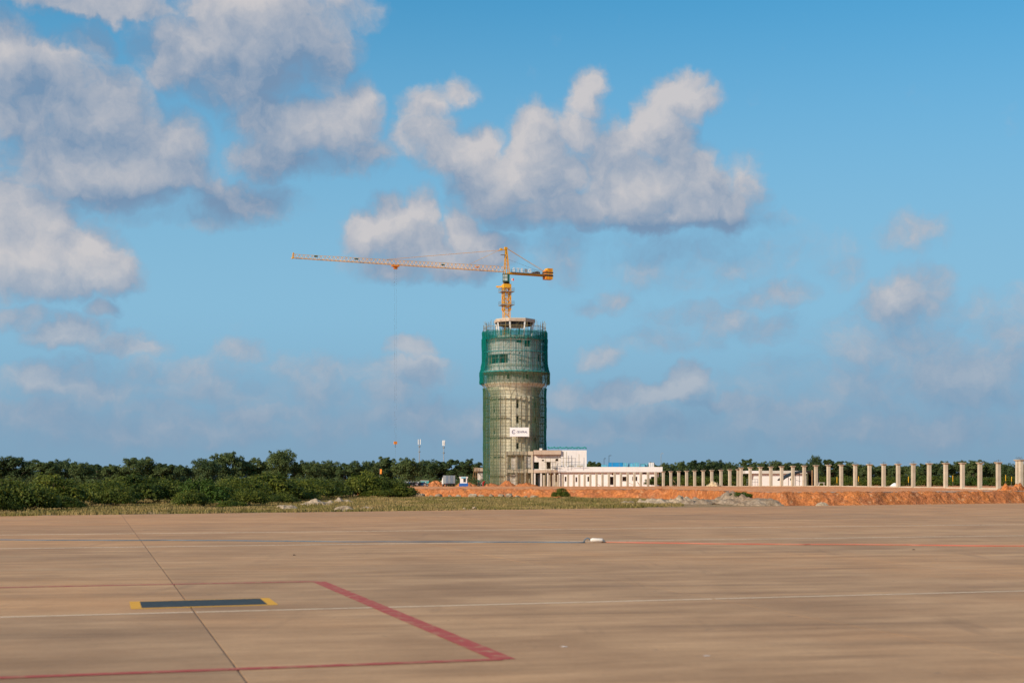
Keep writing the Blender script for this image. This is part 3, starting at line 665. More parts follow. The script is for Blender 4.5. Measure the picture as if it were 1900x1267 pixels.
# ---- debris netting on the scaffolding: panels laced edge to edge
net = empty('debris_net', (TX, TD, 0), label='green debris net hung in panels over the tower scaffolding', cat='net')
def net_panel(a0, a1, z0, z1, rfun, mat, seed, sag=.10, pleat=.10, top_wave=0.0, bot_wave=0.0, nu=84, nv=8):
    A, V = np.meshgrid(np.linspace(a0, a1, nu), np.linspace(0, 1, nv), indexing='ij')
    zt = z1 + top_wave*(fbm(A*.22, A*0, 3, seed) + .25); zb = z0 + bot_wave*fbm(A*.25, A*0, 3, seed+5)
    z = zb + (zt - zb)*V
    r = rfun(z) + .07 + np.sin(A*rfun(z)*.0175*2*math.pi/.55 + fbm(A*.3, z*.3, 2, seed)*5)*pleat + fbm(A*.35, z*.5, 4, seed)*pleat*1.6 - sag*np.sin(np.pi*((A-a0)/(a1-a0)*3 % 1))*np.sin(np.pi*V)
    t = np.radians(A); return grid('net_panel', r*np.sin(t), -r*np.cos(t), z, mat, net)
rf_ = np.vectorize(prof_r)
rows = np.linspace(TZ+.3, tz(721), 6)
for i in range(5):
    for k in range(12):
        net_panel(-180+30*k, -150+30*k, rows[i]-(.12 if i else 0), rows[i+1], rf_, M['net_thin'] if k in (5,6) else M['net_low'], 100+i*17+k, .12, .08)
for k in range(12):
    net_panel(-180+30*k, -150+30*k, tz(713), tz(691.5), lambda z: rf_(z)+.22, M['net_high'] if k in (2,3,4) else M['net_low'], 300+k, .1, .12, 0, .5)
    net_panel(-180+30*k, -150+30*k, tz(693), tz(655), lambda z: rf_(z)+.1, M['net_high'], 400+k, .16, .14, 0, .3, nv=12)
    net_panel(-180+30*k, -150+30*k, tz(656), tz(617.5), lambda z: rf_(z)+.12, M['net_high'], 500+k, .16, .14, .7, 0, nv=12)
# second layers where the sheets overlap: along the top hem, down the left flank and round the right edge
for k in range(12): net_panel(-180+30*k, -150+30*k, tz(633), tz(618.5), lambda z: rf_(z)+.34, M['net_dense'], 600+k, .1, .13, .5, .5)
for a0, a1 in ((-118,-86),(-86,-60),(64,88),(88,118)):
    net_panel(a0, a1, tz(692), tz(630), lambda z: rf_(z)+.40, M['net_dense'], 640+a0, .1, .13, 0, .3, nv=14)
net_panel(-62,20,tz(714),tz(692), lambda z: rf_(z)+.45, M['net_low'], 662, .1, .13, 0, .5, nu=200)
net_panel(20,100,tz(715),tz(692), lambda z: rf_(z)+.47, M['net_low'], 663, .1, .13, 0, .7, nu=200)
net_panel(-118,-62,tz(713),tz(692), lambda z: rf_(z)+.45, M['net_dense'], 661, .1, .13, 0, .4, nu=150)
for i in range(5):
    net_panel(-120,-64, rows[i], rows[i+1], lambda z: rf_(z)+.22, M['net_low'], 670+i, .1, .11, nu=150)
    net_panel(-64,-28, rows[i], rows[i+1], lambda z: rf_(z)+.22, M['net_low'], 675+i, .1, .11, nu=100)
    net_panel(33,68, rows[i], rows[i+1], lambda z: rf_(z)+.22, M['net_low'], 685+i, .1, .11, nu=100)
    net_panel(68,104, rows[i], rows[i+1], lambda z: rf_(z)+.22, M['net_high'], 690+i, .1, .11, nu=100)
for i, y in enumerate((692.3, 655.5)):                                      # folded hems laced to the tubes
    b = MB(); r = prof_r(tz(y))+.3
    b.tube([(r*math.sin(R(a)), -r*math.cos(R(a)), tz(y)+.12*math.sin(a*.7)) for a in range(-180, 181, 4)], .16 if i == 0 else .09, 6, False); b.build('hem', M['teal'], net)

# ---- banner on the net
BY = TD - 9.55; bs = F/BY
ban = empty('banner', (gx(963.8,BY), BY, gz(801.3,BY)), label='white banner with navy ring logo and lettering CENTRAL on the tower net', cat='banner')
bw, bh = 17.7/bs, 8.4/bs
sheet_x = np.linspace(-bw, bw, 24); sheet_z = np.linspace(-bh, bh, 10); SX_, SZ_ = np.meshgrid(sheet_x, sheet_z, indexing='ij')
MB().box(-bw, bw, -.03, .03, -bh, bh).build('sheet', M['banner'], ban)
for x in (-bw, bw): MB().tube([(x,.02,-bh-.1),(x,.02,bh+.1)], .05, 6).build('edge_rope', M['fitting'], ban)
def text_mesh(txt, size, name, mat, parent, loc, rot=(R(90),0,0), spacing=1.0, offset=.0, ext=.006, sx=1.0):
    cu = bpy.data.curves.new('t', 'FONT'); cu.body = txt; cu.size = size; cu.extrude = ext; cu.space_character = spacing; cu.offset = offset; cu.align_x = 'LEFT'; cu.align_y = 'CENTER'
    o = bpy.data.objects.new('t', cu); COL.objects.link(o); dg = bpy.context.evaluated_depsgraph_get(); me = bpy.data.meshes.new_from_object(o.evaluated_get(dg))
    bpy.data.objects.remove(o); bpy.data.curves.remove(cu); me.name = name; me.materials.clear(); me.materials.append(mat)
    q = link(name, me, parent, loc); q.rotation_euler = rot; q.scale = (sx,1,1); return q
xx = -bw + (12.4/35.4)*2*bw
for ch, adv in zip('CENTRAL', (.78,.70,.80,.68,.76,.76,.6)):
    text_mesh(ch, .80, 'letter', M['navy'], ban, (xx, -.036, -.02), offset=.016); xx += adv*.63
cxl = -bw + (7.3/35.4)*2*bw; ring = MB(); pts = []
for k in range(34):
    t = R(38 + 284*k/33); pts.append((t, k))
for q in range(33):
    t0, t1 = pts[q][0], pts[q+1][0]; ro = .60; ri = .60 - (.17 + .05*math.sin(math.pi*q/32))
    ring.add([(cxl+ri*math.cos(t0),-.036,.02+ri*math.sin(t0)),(cxl+ro*math.cos(t0),-.036,.02+ro*math.sin(t0)),(cxl+ro*math.cos(t1),-.036,.02+ro*math.sin(t1)),(cxl+ri*math.cos(t1),-.036,.02+ri*math.sin(t1))], [(0,1,2,3)])
ring.build('logo_ring', M['navy'], ban)
MB().add([(cxl-.20,-.037,-.12),(cxl+.14,-.037,-.12),(cxl+.02,-.037,.24),(cxl-.10,-.037,.16)], [(0,1,2,3)]).build('logo_mark', M['mauve'], ban)

# ------------------------------------------------------------------ tower crane
CD = 426.0; CXX = gx(939.7, CD)
JA = math.atan2(-27.0, -59.5)                                              # jib points left and towards the camera
def cz(y): return gz(y, CD)
crane = empty('tower_crane', (CXX, CD, 0), label='yellow hammerhead tower crane rising through the control tower', cat='crane')
def lattice_box(b, hw, z0, z1, leg=.16, web=.08, nb=1):
    cs = [(-hw,-hw),(hw,-hw),(hw,hw),(-hw,hw)]; h = (z1-z0)/nb
    for x, y in cs: b.bar((x,y,z0), (x,y,z1), leg)
    for q in range(nb):
        a, c = z0+h*q, z0+h*(q+1)
        for i in range(4):
            (x0,y0),(x1,y1) = cs[i], cs[(i+1)%4]
            b.bar((x0,y0,a), (x1,y1,a), web); b.bar((x0,y0,a), (x1,y1,c), web) if (q+i) % 2 else b.bar((x1,y1,a), (x0,y0,c), web)
    return b
mrot = R(18)
def rotz(b, a, piv=(0,0)):
    ca, sa = math.cos(a), math.sin(a); b.v = [(x*ca-y*sa, x*sa+y*ca, z) for x, y, z in b.v]; return b
zm0, zm1 = 40.0, cz(534)
ns = 9
for k in range(ns):
    a, c = zm0+(zm1-zm0)*k/ns, zm0+(zm1-zm0)*(k+1)/ns
    b = MB(); lattice_box(b, .86, a, c-.02, .20, .10, 2); b.bar((-.3,-.2,a),(-.3,-.2,c),.05); b.bar((.1,-.2,a),(.1,-.2,c),.05)
    for q in range(5): b.bar((-.3,-.2,a+(c-a)*q/5),(.1,-.2,a+(c-a)*q/5),.04)
    rotz(b, mrot); b.build('mast_section', M['yellow'], crane)
# climbing frame round the upper mast with its platforms
b = MB(); lattice_box(b, 1.08, cz(576), cz(530), .17, .09, 4); rotz(b, mrot); b.build('climbing_frame', M['yellow'], crane)
for y in (541.8, 566.3):
    b = MB(); z = cz(y)
    for x0, x1, y0, y1 in ((-1.95,1.95,-1.95,-1.13),(-1.95,1.95,1.13,1.95),(-1.95,-1.13,-1.13,1.13),(1.13,1.95,-1.13,1.13)): b.box(x0,x1,y0,y1,z-.09,z+.09)
    rotz(b, mrot); pf = b.build('work_platform', M['grey_panel'], crane)
    b = MB()
    for i in range(12):
        q = [(-1.9,-1.9),(-.63,-1.9),(.63,-1.9),(1.9,-1.9),(1.9,-.63),(1.9,.63),(1.9,1.9),(.63,1.9),(-.63,1.9),(-1.9,1.9),(-1.9,.63),(-1.9,-.63)]
        b.bar((*q[i],z), (*q[i],z+1.05), .05); b.bar((*q[i],z+1.05), (*q[(i+1)%12],z+1.05), .045); b.bar((*q[i],z+.55), (*q[(i+1)%12],z+.55), .035)
    rotz(b, mrot); b.build('guard_rail', M['steel'], pf)
b = MB(); b.box(-3.1,-.9,-.16,.16,cz(533.2),cz(530.6)); b.bar((-2.9,0,cz(533)),(-1,0,cz(538)),.1); b.build('loading_beam', M['yellow'], crane)
b = MB(); b.box(-1.15,1.15,-1.15,1.15,cz(535),cz(527.5)); rotz(b, mrot); b.build('support_collar', M['yellow'], crane)
MB().frustum((0,0), .95, .95, cz(527.5), cz(524.6), 24).build('slewing_ring', M['counterweight'], crane)
top = empty('upper_works', (0,0,0), JA); top.parent = crane                # local +X runs out along the jib
zj = cz(505.0)
b = MB(); lattice_box(b, .62, cz(524.5), zj+.1, .2, .12, 1); b.build('slewing_column', M['yellow'], top)
# operator's cab, left open to view on the camera side
cabm = empty('operator_cab', (0,0,0)); cabm.parent = crane
MB().box(-1.15,.95,-1.75,-.35,cz(524),cz(510.3)).build('shell', M['crane_green'], cabm)
for x0, x1 in ((-1.06,-.74),(-.62,.30)):
    for y0, y1 in ((515.6,511.4),(522.2,517.0)): MB().box(x0,x1,-1.785,-1.751,cz(y0),cz(y1)).build('window', M['pale_glass'], cabm)
MB().box(-1.25,1.05,-1.85,-.25,cz(510.3)+.003,cz(510.3)+.10).build('roof', M['crane_green'], cabm)
# tower head (A-frame)
zt = cz(461.5); b = MB()
for sx, sy in ((.62,-.55),(.62,.55),(-.75,-.55),(-.75,.55)): b.bar((sx,sy,zj), (sx*.22+.12,sy*.3,zt), .20)
for q in range(1,6):
    f = q/6; x0, x1 = .62+(.26-.62)*f, -.75+(-.05+.75)*f; yy = .55+(.165-.55)*f; z = zj+(zt-zj)*f
    for s_ in (-1,1): b.bar((x0,s_*yy,z),(x1,s_*yy,z),.09); b.bar((x0,-yy,z),(x0,yy,z),.08)
    if q < 5: b.bar((x0,-yy,z),(x1,-yy,z+(zt-zj)/6),.07)
b.build('tower_head', M['yellow'], top)
b = MB(); b.box(-.25,.65,-.3,.3,zt-.15,zt+.45); b.frustum((0,0),.01,.01,zt,zt+.01,6); b.build('head_sheave', M['yellow'], top)
b = MB(); b.bar((.3,.25,zt-.3),(2.6,.25,zt-.75),.22); b.bar((.3,-.25,zt-.3),(2.6,-.25,zt-.75),.22); b.bar((2.6,-.3,zt-.75),(2.6,.3,zt-.75),.16); b.box(1.4,2.1,-.32,.32,zt-.55,zt-.05); b.build('head_arm', M['yellow'], top)
b = MB(); b.box(.3,1.9,-.45,.45,zt-2.0,zt-1.9); b.build('head_platform', M['steel'], top)
# jib in sections
JL = 65.6; nj = 13; sl = (JL-.8)/nj
for k in range(nj):
    x0, x1 = .8+sl*k, .8+sl*(k+1); b = MB(); h0 = 1.62 - .55*(k/nj); hw = .62
    for s_ in (-1,1): b.bar((x0,s_*hw,zj),(x1-.02,s_*hw,zj),.12)
    b.bar((x0,0,zj+h0),(x1-.02,0,zj+h0),.10); npn = 4; st = (x1-x0)/npn
    for q in range(npn):
        a, m_, c = x0+st*q, x0+st*(q+.5), x0+st*(q+1)
        for s_ in (-1,1): b.bar((a,s_*hw,zj),(m_,0,zj+h0),.055); b.bar((m_,0,zj+h0),(c-.02,s_*hw,zj),.055)
        b.bar((a,-hw,zj),(a,hw,zj),.06); b.bar((a,-hw,zj),(c-.02,hw,zj),.05)
    b.build('jib_section', M['yellow_pale'] if k > 1 else M['yellow_pale'], top)
b = MB(); b.box(JL-.05,JL+.35,-.7,.7,zj-.15,zj+.15); b.bar((JL+.1,0,zj),(JL-.1,0,zj+1.5),.35); b.build('jib_tip', M['yellow'], top)
for xk in (9.5, 20.5, 47.0, 59.0): MB().box(xk-.45,xk+.45,-.35,.35,zj+.75,zj+1.05).build('jib_winch' if xk == 9.5 else 'jib_marker', M['orange'] if xk == 9.5 else M['crane_green'], top)
# pendant bars
for s_ in (-.12,.12):
    b = MB(); b.bar((2.6,s_,zt-.75),(12.0,s_,zj+1.6),.08); b.build('pendant', M['yellow_pale'], top)
    b = MB(); b.bar((2.6,s_,zt-.65),(38.0,s_,zj+1.35),.08); b.build('pendant', M['yellow_pale'], top)
    b = MB(); b.bar((-.3,s_,zt),(-12.6,s_*4,zj+.9),.08); b.build('counter_pendant', M['yellow_pale'], top)
MB().bar((0,0,zj+4.0),(-11.0,0,zj+.9),.05).build('hoist_line', M['steel'], top)
# counter jib
CL = 15.2; b = MB(); z = zj-.35
for s_ in (-1,1): b.bar((-.6,s_*.75,z),(-CL,s_*.75,z),.22,.42)
for q in range(10): b.bar((-.8-q*1.5,-.75,z),(-.8-q*1.5,.75,z),.14)
b.build('counter_jib', M['yellow'], top)
b = MB(); b.box(-CL+.3,-.9,-1.3,1.3,z+.24,z+.31); b.build('deck', M['grey_panel'], top)
b = MB()
for q in range(9):
    x = -1.0-q*1.3
    for s_ in (-1.28,1.28): b.bar((x,s_,z+.31),(x,s_,z+1.35),.05)
for s_ in (-1.28,1.28):
    for hh in (.85,1.35): b.bar((-1.0,s_,z+hh),(-11.4,s_,z+hh),.045)
b.build('guard_rail', M['steel'], top)
for q in range(4):
    x = -CL+.25+q*.62; MB().box(x,x+.56,-1.05,1.05,z-1.1,z+2.2 if q < 3 else z+1.6).build('counterweight', M['yellow'] if q % 2 == 0 else M['orange'], top)
for zz in (z-.2, z+.75): MB().box(-CL+.12,-CL+2.85,-1.12,1.12,zz,zz+.35).build('counterweight_band', M['counterweight'], top)
b = MB(); b.tube([(-9.9,-.6,z+.75),(-9.9,.6,z+.75)],.42,14); b.box(-10.9,-10.2,-.6,.6,z+.32,z+1.0); b.box(-9.4,-8.6,-.4,.4,z+.32,z+.85); b.build('hoist_winch', M['counterweight'], top)
# white letters on panels along the rail: on the side that faces the camera
for q, (ch, xk) in enumerate(zip('STE G', (1.45,2.75,4.1,5.3,6.5))):
    if ch == ' ': MB().box(-xk-1.0,-xk-.05,1.31,1.35,z+.40,z+1.5).build('sign_panel', M['grey_panel'], top); continue
    t_ = text_mesh(ch, 1.55, 'sign_letter', M['hat'], top, (-xk, 1.33, z+.95), rot=(R(90),0,R(180)), offset=.05, ext=.03)
# trolley, ropes, hook
s_t = 35.2; tr = empty('trolley', (s_t,0,0)); tr.parent = top
MB().box(-1.0,1.0,-.8,.8,zj-.55,zj-.20).build('frame', M['orange'], tr); MB().box(-.5,.5,-.4,.4,zj-1.25,zj-.56).build('sheave_block', M['orange'], tr)
for sx in (-.8,.8):
    for sy in (-.7,.7): MB().tube([(sx,sy-.06,zj-.13),(sx,sy+.06,zj-.13)],.14,10).build('wheel', M['counterweight'], tr)
zh = 13.4
for sx in (-.32,.32):
    for sy in (-.1,.1): MB().bar((sx,sy,zj-1.0),(sx*.6,sy,zh+.6),.010).build('hoist_rope', M['steel'], tr)
hk = empty('hook_block', (s_t,0,zh)); hk.parent = top
MB().box(-.45,.45,-.22,.22,-.1,.7).build('block', M['orange'], hk)
b = MB(); b.tube([(0,0,-.1),(0,0,-.45),(.16,0,-.62),(.14,0,-.85),(-.08,0,-.9),(-.2,0,-.72)],.06,8); b.build('hook', M['counterweight'], hk)
MB().bar((0,0,-.5),(0,0,-4.6),.02).build('sling', M['steel'], hk)
# small flag on the mast
fg = empty('flag', (CXX+1.35, CD-1.2, cz(524)), label='small white and dark red flag beside the crane cab', cat='flag')
MB().tube([(0,0,-.6),(0,0,1.1)],.03,6).build('pole', M['steel'], fg); MB().box(.03,.45,-.012,.012,.3,1.05).build('field', M['hat'], fg); MB().box(.45,.85,-.013,.013,.32,1.02).build('fly', M['red_cloth'], fg)

# ------------------------------------------------------------------ buildings
def wall_holes(x0, x1, z0, z1, y0, y1, holes):
    """straight wall of real thickness with openings (x0,x1,z0,z1)"""
    xs = sorted(set([x0, x1] + [q for h in holes for q in h[:2]])); zs = sorted(set([z0, z1] + [q for h in holes for q in h[2:]])); b = MB(); e = 1e-4
    sol = lambda i, j: 0 <= i < len(xs)-1 and 0 <= j < len(zs)-1 and not any(h[0]-e <= xs[i] and xs[i+1] <= h[1]+e and h[2]-e <= zs[j] and zs[j+1] <= h[3]+e for h in holes)
    for i in range(len(xs)-1):
        for j in range(len(zs)-1):
            if not sol(i, j): continue
            a, c, d, f = xs[i], xs[i+1], zs[j], zs[j+1]
            b.add([(a,y0,d),(c,y0,d),(c,y0,f),(a,y0,f)], [(0,1,2,3)]); b.add([(c,y1,d),(a,y1,d),(a,y1,f),(c,y1,f)], [(0,1,2,3)])
            if not sol(i-1,j): b.add([(a,y1,d),(a,y0,d),(a,y0,f),(a,y1,f)], [(0,1,2,3)])
            if not sol(i+1,j): b.add([(c,y0,d),(c,y1,d),(c,y1,f),(c,y0,f)], [(0,1,2,3)])
            if not sol(i,j-1): b.add([(a,y1,d),(c,y1,d),(c,y0,d),(a,y0,d)], [(0,1,2,3)])
            if not sol(i,j+1): b.add([(a,y0,f),(c,y0,f),(c,y1,f),(a,y1,f)], [(0,1,2,3)])
    return b
AY = 416.0
ax_ = lambda p, d=AY: gx(p, d)
az_ = lambda y, d=AY: gz(y, d)
annex = empty('technical_building', (0,0,0), label='white two storey technical building with long flat-roofed wing beside the tower', cat='building')
GZ = .9
# long single-storey wing
wy = AY + .45; H = lambda p0, p1, y0, y1, d=wy: (gx(p0,d), gx(p1,d), gz(y1,d), gz(y0,d))
holes = [H(1132,1138.3,884,899), H(1135.2,1138,878,881.2), H(1155,1162.2,884,892), H(1173.2,1174.6,884,891.5), H(1179.5,1182.5,884,892), H(1192,1200,876.5,879), H(1208,1214.5,884,899),
         H(1048,1051,884,893), H(1068,1071,885,894), H(1090,1094,884,893)]
wall_holes(gx(1041,wy), gx(1216.5,wy), GZ-.3, az_(876.2)-.01, wy, wy+.25, holes).build('wing_wall', M['white'], annex)
MB().box(gx(1041,wy), gx(1216.5,wy), wy+6.4, wy+6.6, GZ-.3, az_(876.2)-.01).build('rear_wall', M['dirty_white'], annex)
MB().box(gx(1216.5,wy)-.25, gx(1216.5,wy)-.01, wy+.26, wy+6.39, GZ-.3, az_(876.2)-.01).build('end_wall', M['dirty_white'], annex)
MB().box(gx(1042,wy), gx(1216,wy), wy+.26, wy+6.39, GZ-.28, GZ+.02).build('floor', M['concrete'], annex)
for h in holes[:1] + holes[2:3] + holes[6:7]:
    MB().box(h[0]-.12, h[1]+.12, wy-.06, wy-.003, h[2]-.16, h[2]-.01).build('sill', M['concrete_pale'], annex)
MB().box(ax_(1035), ax_(1229), AY-.4, wy+6.7, az_(876.2), az_(874.6)).build('wing_roof_slab', M['concrete_pale'], annex)
MB().box(ax_(1035), ax_(1229), AY-.55, AY-.25, az_(875.6), az_(866)).build('parapet', M['white'], annex)
MB().box(ax_(1229)-.3, ax_(1229)-.004, AY-.24, wy+6.7, az_(875.6)+.01, az_(866)-.006).build('parapet_return', M['white'], annex)
for p in (1222,):
    MB().box(ax_(p)-.2, ax_(p)+.2, wy+1.0, wy+1.4, GZ-.3, az_(876.2)-.01).build('canopy_column', M['white'], annex)
# upper white block
by0 = AY + .6
MB().box(ax_(1041), ax_(1088.7), by0, by0+.3, az_(866)+.02, az_(835)).build('upper_wall', M['white'], annex)
MB().box(ax_(1088.7)-.3, ax_(1088.7)-.004, by0+.301, by0+11, az_(874.6)+.01, az_(835)-.004).build('upper_side_wall', M['white'], annex)
MB().box(ax_(1041), ax_(1088.7)-.31, by0+.31, by0+11, az_(842)-.3, az_(842)).build('roof_slab', M['concrete'], annex)
for p, y, wd in ((1060,864.4,4.6),(1076.5,864.6,6)):
    MB().box(ax_(p-wd), ax_(p+wd), by0-.05, by0-.003, az_(y+1.0), az_(y-.9)).build('vent_grille', M['concrete'], annex)
# bare concrete bay on the left
cy = AY + 1.2
hl = [(ax_(990.5,cy), ax_(1000,cy), az_(870,cy), az_(857,cy)), (ax_(1014,cy), ax_(1022,cy), az_(870,cy), az_(857,cy)), (ax_(1005.5,cy), ax_(1009.5,cy), az_(855.2,cy), az_(852.6,cy)), (ax_(1031,cy), ax_(1036,cy), az_(855.2,cy), az_(850.8,cy))]
wall_holes(ax_(989,cy), ax_(1041)-.01, az_(871.5,cy), az_(843,cy), cy, cy+.25, hl).build('bay_wall', M['dirty_white'], annex)
MB().box(ax_(990), ax_(1040), cy+5.5, cy+5.7, GZ, az_(843)).build('bay_rear_wall', M['concrete'], annex)
MB().box(ax_(990), ax_(1041)-.02, AY-.2, cy+6, az_(843), az_(835)).build('roof_beam', M['concrete_pink'], annex)
MB().box(ax_(1001), ax_(1006), AY+.2, AY+1.5, az_(835)+.003, az_(831.5)).build('roof_stub', M['dirty_white'], annex)
MB().box(ax_(990), ax_(1041)-.02, AY-.2, cy+5.4, az_(877), az_(871.5)-.01).build('floor_beam', M['concrete_pink'], annex)
for p in (992, 1004, 1016.5, 1029, 1038):
    MB().box(ax_(p)-.25, ax_(p)+.25, AY, AY+.5, GZ-.3, az_(877)-.01).build('bay_column', M['dirty_white'], annex)
MB().box(ax_(1020), ax_(1034), cy+2.2, cy+2.4, GZ-.2, az_(877)-.02).build('inner_wall', M['concrete'], annex)
MB().box(ax_(995.5), ax_(1003), cy+1.6, cy+1.75, GZ-.2, az_(880)).build('stacked_formwork', M['grey_panel'], annex)

# scaffold in front of the bay and the white block
sc2 = empty('facade_scaffold', (0,0,0), label='light tube scaffold standing against the white building front', cat='scaffolding')
for p, y0, y1 in ((1012,905,848),(1021,905,850),(1030,905,852),(1045,866,838),(1051,866,838),(1074,866,842)):
    for dy in (0, 1.0): MB().bar((ax_(p), AY-1.9+dy, GZ if y0 > 900 else az_(866)), (ax_(p), AY-1.9+dy, az_(y1)), .075).build('standard', M['tube_yellow'], sc2)
for p0, p1, y in ((1002,1042,868),(1008,1034,857),(1004,1036,850),(1040,1068,850),(1056,1084,862),(1010,1034,884),(1042,1060,858)):
    MB().bar((ax_(p0), AY-1.9, az_(y)), (ax_(p1), AY-1.9, az_(y)), .06).build('ledger', M['tube'], sc2)
    MB().bar((ax_(p0), AY-.9, az_(y)), (ax_(p1), AY-.9, az_(y)), .06).build('ledger', M['tube'], sc2)
for p0, y0, p1, y1 in ((1012,905,1021,880),(1021,880,1012,857),(1052,862,1064,851)): MB().bar((ax_(p0), AY-1.95, az_(y0)), (ax_(p1), AY-1.95, az_(y1)), .05).build('brace', M['tube_yellow'], sc2)
MB().box(ax_(1010), ax_(1032), AY-1.85, AY-.95, az_(857)+.05, az_(857)+.10).build('board_deck', M['plank'], sc2)

# strip of green netting slung over the roof edge
rn = empty('roof_edge_net', (0,0,0), label='rolled green net slung between poles above the white block roof', cat='net')
pts = [(ax_(1016 + 73*k/48), AY+1.2, az_(829.4) - .22*abs(math.sin(k*.42)) + .12*math.sin(k*1.7)) for k in range(49)]
b = MB(); b.tube(pts, [.13 + .09*abs(math.sin(k*.9+.5)) for k in range(49)], 7); b.build('netting', M['teal'], rn)
for p in (1018, 1036, 1054, 1071, 1088): MB().tube([(ax_(p), AY+1.2, az_(842)), (ax_(p), AY+1.2, az_(828.5))], .045, 6).build('pole', M['tube'], rn)

# goods stacked on the wing roof
def crate(p0, p1, y0, name, mat, label, cat, dy=2.0, bulge=.04, lid=None):
    d = AY + dy; x0, x1 = gx(p0,d), gx(p1,d); z0, z1 = az_(874.6)+.004, gz(y0,d); root = empty(name, ((x0+x1)/2, d, z0), label=label, cat=cat, group='goods stacked on the wing roof')
    hw, h = (x1-x0)/2, z1-z0
    b = MB(); n = 9
    for k in range(5):
        q = hw*(1 + bulge*math.sin(math.pi*k/4)) if k < 4 else hw*.97; b.v += [(-q,-.8,h*k/4),(q,-.8,h*k/4),(q,.8,h*k/4),(-q,.8,h*k/4)]
    b.f = [(4*k+i, 4*k+(i+1)%4, 4*k+4+(i+1)%4, 4*k+4+i) for k in range(4) for i in range(4)] + [(16,17,18,19),(3,2,1,0)]; b.mi = [0]*len(b.f)
    b.build('body', mat, root)
    MB().box(-hw*1.04,hw*1.04,-.84,.84,h+.002,h+.09).build('lid', lid or mat, root)
    for t in (-.5,.5): MB().box(hw*t-.04,hw*t+.04,-.83,-.805,.03,h-.02).build('strap', M['grey_panel'], root)
crate(1116,1126.5,862.5,'pallet_stack',M['cyan'],'low pale blue wrapped stack at the left end of the wing roof','pallet')
crate(1129,1155,858.6,'water_tank',M['blue'],'long deep blue tank lying on the wing roof','tank',bulge=.02)
crate(1155.5,1164,859.2,'pallet_stack',M['cyan'],'pale blue wrapped stack right beside the deep blue tank','pallet')
crate(1166,1175,859.6,'pallet_stack',M['cyan'],'pale blue wrapped stack with dark side, third from left on the roof','pallet',2.6,lid=M['blue'])
crate(1176.5,1185,858.8,'pallet_stack',M['cyan'],'tall square pale blue wrapped stack in the middle of the wing roof','pallet')
crate(1188.5,1196,861.2,'pallet_stack',M['cyan'],'small pale blue wrapped stack right of the tall square one','pallet',lid=M['teal'])
crate(1196.5,1201,860,'pallet_stack',M['cyan'],'narrow pale blue wrapped stack left of the white one','pallet',2.8)
crate(1204,1213,858.6,'pallet_stack',M['white'],'white wrapped stack at the right end of the wing roof','pallet')

# small building left of the tower
lb = empty('service_hut', (0,0,0), label='small flat roofed plaster building just left of the tower', cat='building'); LY = 440.0
hx = lambda p: gx(p, LY); hz_ = lambda y: gz(y, LY)
wall_holes(hx(886), hx(906), GZ-.3, hz_(874), LY, LY+.25, [(hx(889),hx(892),hz_(890),hz_(880))]).build('wall', M['dirty_white'], lb)
MB().box(hx(886), hx(906), LY+4, LY+4.2, GZ-.3, hz_(874)).build('rear_wall', M['dirty_white'], lb)
MB().box(hx(880.5), hx(906), LY-.9, LY+4.4, hz_(874)+.004, hz_(868)).build('roof', M['concrete_pink'], lb)
hs = empty('timber_scaffold', (0,0,0), label='rough timber scaffold leaning on the small building left of the tower', cat='scaffolding')
for p in (879.5, 882.5, 885.5): MB().tube([(hx(p), LY-1.6, GZ), (hx(p), LY-1.6, hz_(866))], .06, 6).build('pole', M['wood'], hs)
for y in (876, 884, 892): MB().bar((hx(878.5), LY-1.65, hz_(y)), (hx(887), LY-1.65, hz_(y)), .08).build('rail', M['wood'], hs)
MB().bar((hx(873), LY-1.7, GZ+.1), (hx(880.5), LY-1.7, hz_(872)), .10).build('prop', M['wood'], hs)

# guard booth
gb_d = 338.0; gb = empty('guard_booth', (gx(860.3,gb_d), gb_d, 1.55), label='white guard booth with cobalt blue base and flared roof', cat='booth'); u = gb_d/F
gw, gh = 7.3*u, gz(884, gb_d)-1.55
MB().box(-gw-.12,gw+.12,-gw-.12,gw+.12,-.3,.62).build('base', M['cobalt'], gb)
for p in range(4):
    a = p*math.pi/2; q = wall_holes(-gw, gw, .63, gh-.45, -gw, -gw+.1, [(-.05*gw,.62*gw,.9,1.85)]); rotz(q, a)
    q.build('wall', M['white'], gb); g_ = MB().box(-.05*gw,.62*gw,-gw+.03,-gw+.06,.9,1.85); rotz(g_, a); g_.build('window', M['glass'], gb)
b = MB(); b.frustum((0,0), gw*1.42, gw*1.62, gh-.45, gh, 4, True, math.pi/4); b.build('roof', M['white'], gb)
MB().box(-gw*.6,gw*.6,-gw*1.16,-gw*1.10,gh-.36,gh-.1).build('name_board', M['cyan'], gb)

# white shed behind the columns on the right, with its black shade canopy
SD = 298.0; shx = lambda p: gx(p, SD); shz = lambda y: gz(y, SD); sgz = 1.55
sh = empty('white_shed', (0,0,0), label='low white shed with overhanging flat roof behind the columns', cat='building')
wall_holes(shx(1398.5), shx(1496), sgz-.3, shz(878.6), SD, SD+.25, [(shx(1466),shx(1468.5),shz(891),shz(887))]).build('wall', M['white'], sh)
MB().box(shx(1398.5), shx(1398.5)+.25, SD+.26, SD+6, sgz-.3, shz(878.6)).build('side_wall', M['white'], sh)
MB().box(shx(1496)-.25, shx(1496), SD+.26, SD+6, sgz-.3, shz(878.6)).build('side_wall', M['white'], sh)
MB().box(shx(1382), shx(1498), SD-.7, SD+6.3, shz(878.4), shz(873)).build('roof', M['concrete_pale'], sh)
MB().box(shx(1382)+.02, shx(1408), SD-.73, SD-.703, shz(878), shz(873.3)).build('fascia', M['white'], sh)
cn = empty('shade_canopy', (0,0,0), label='black arched shade canopy in front of the white shed', cat='canopy')
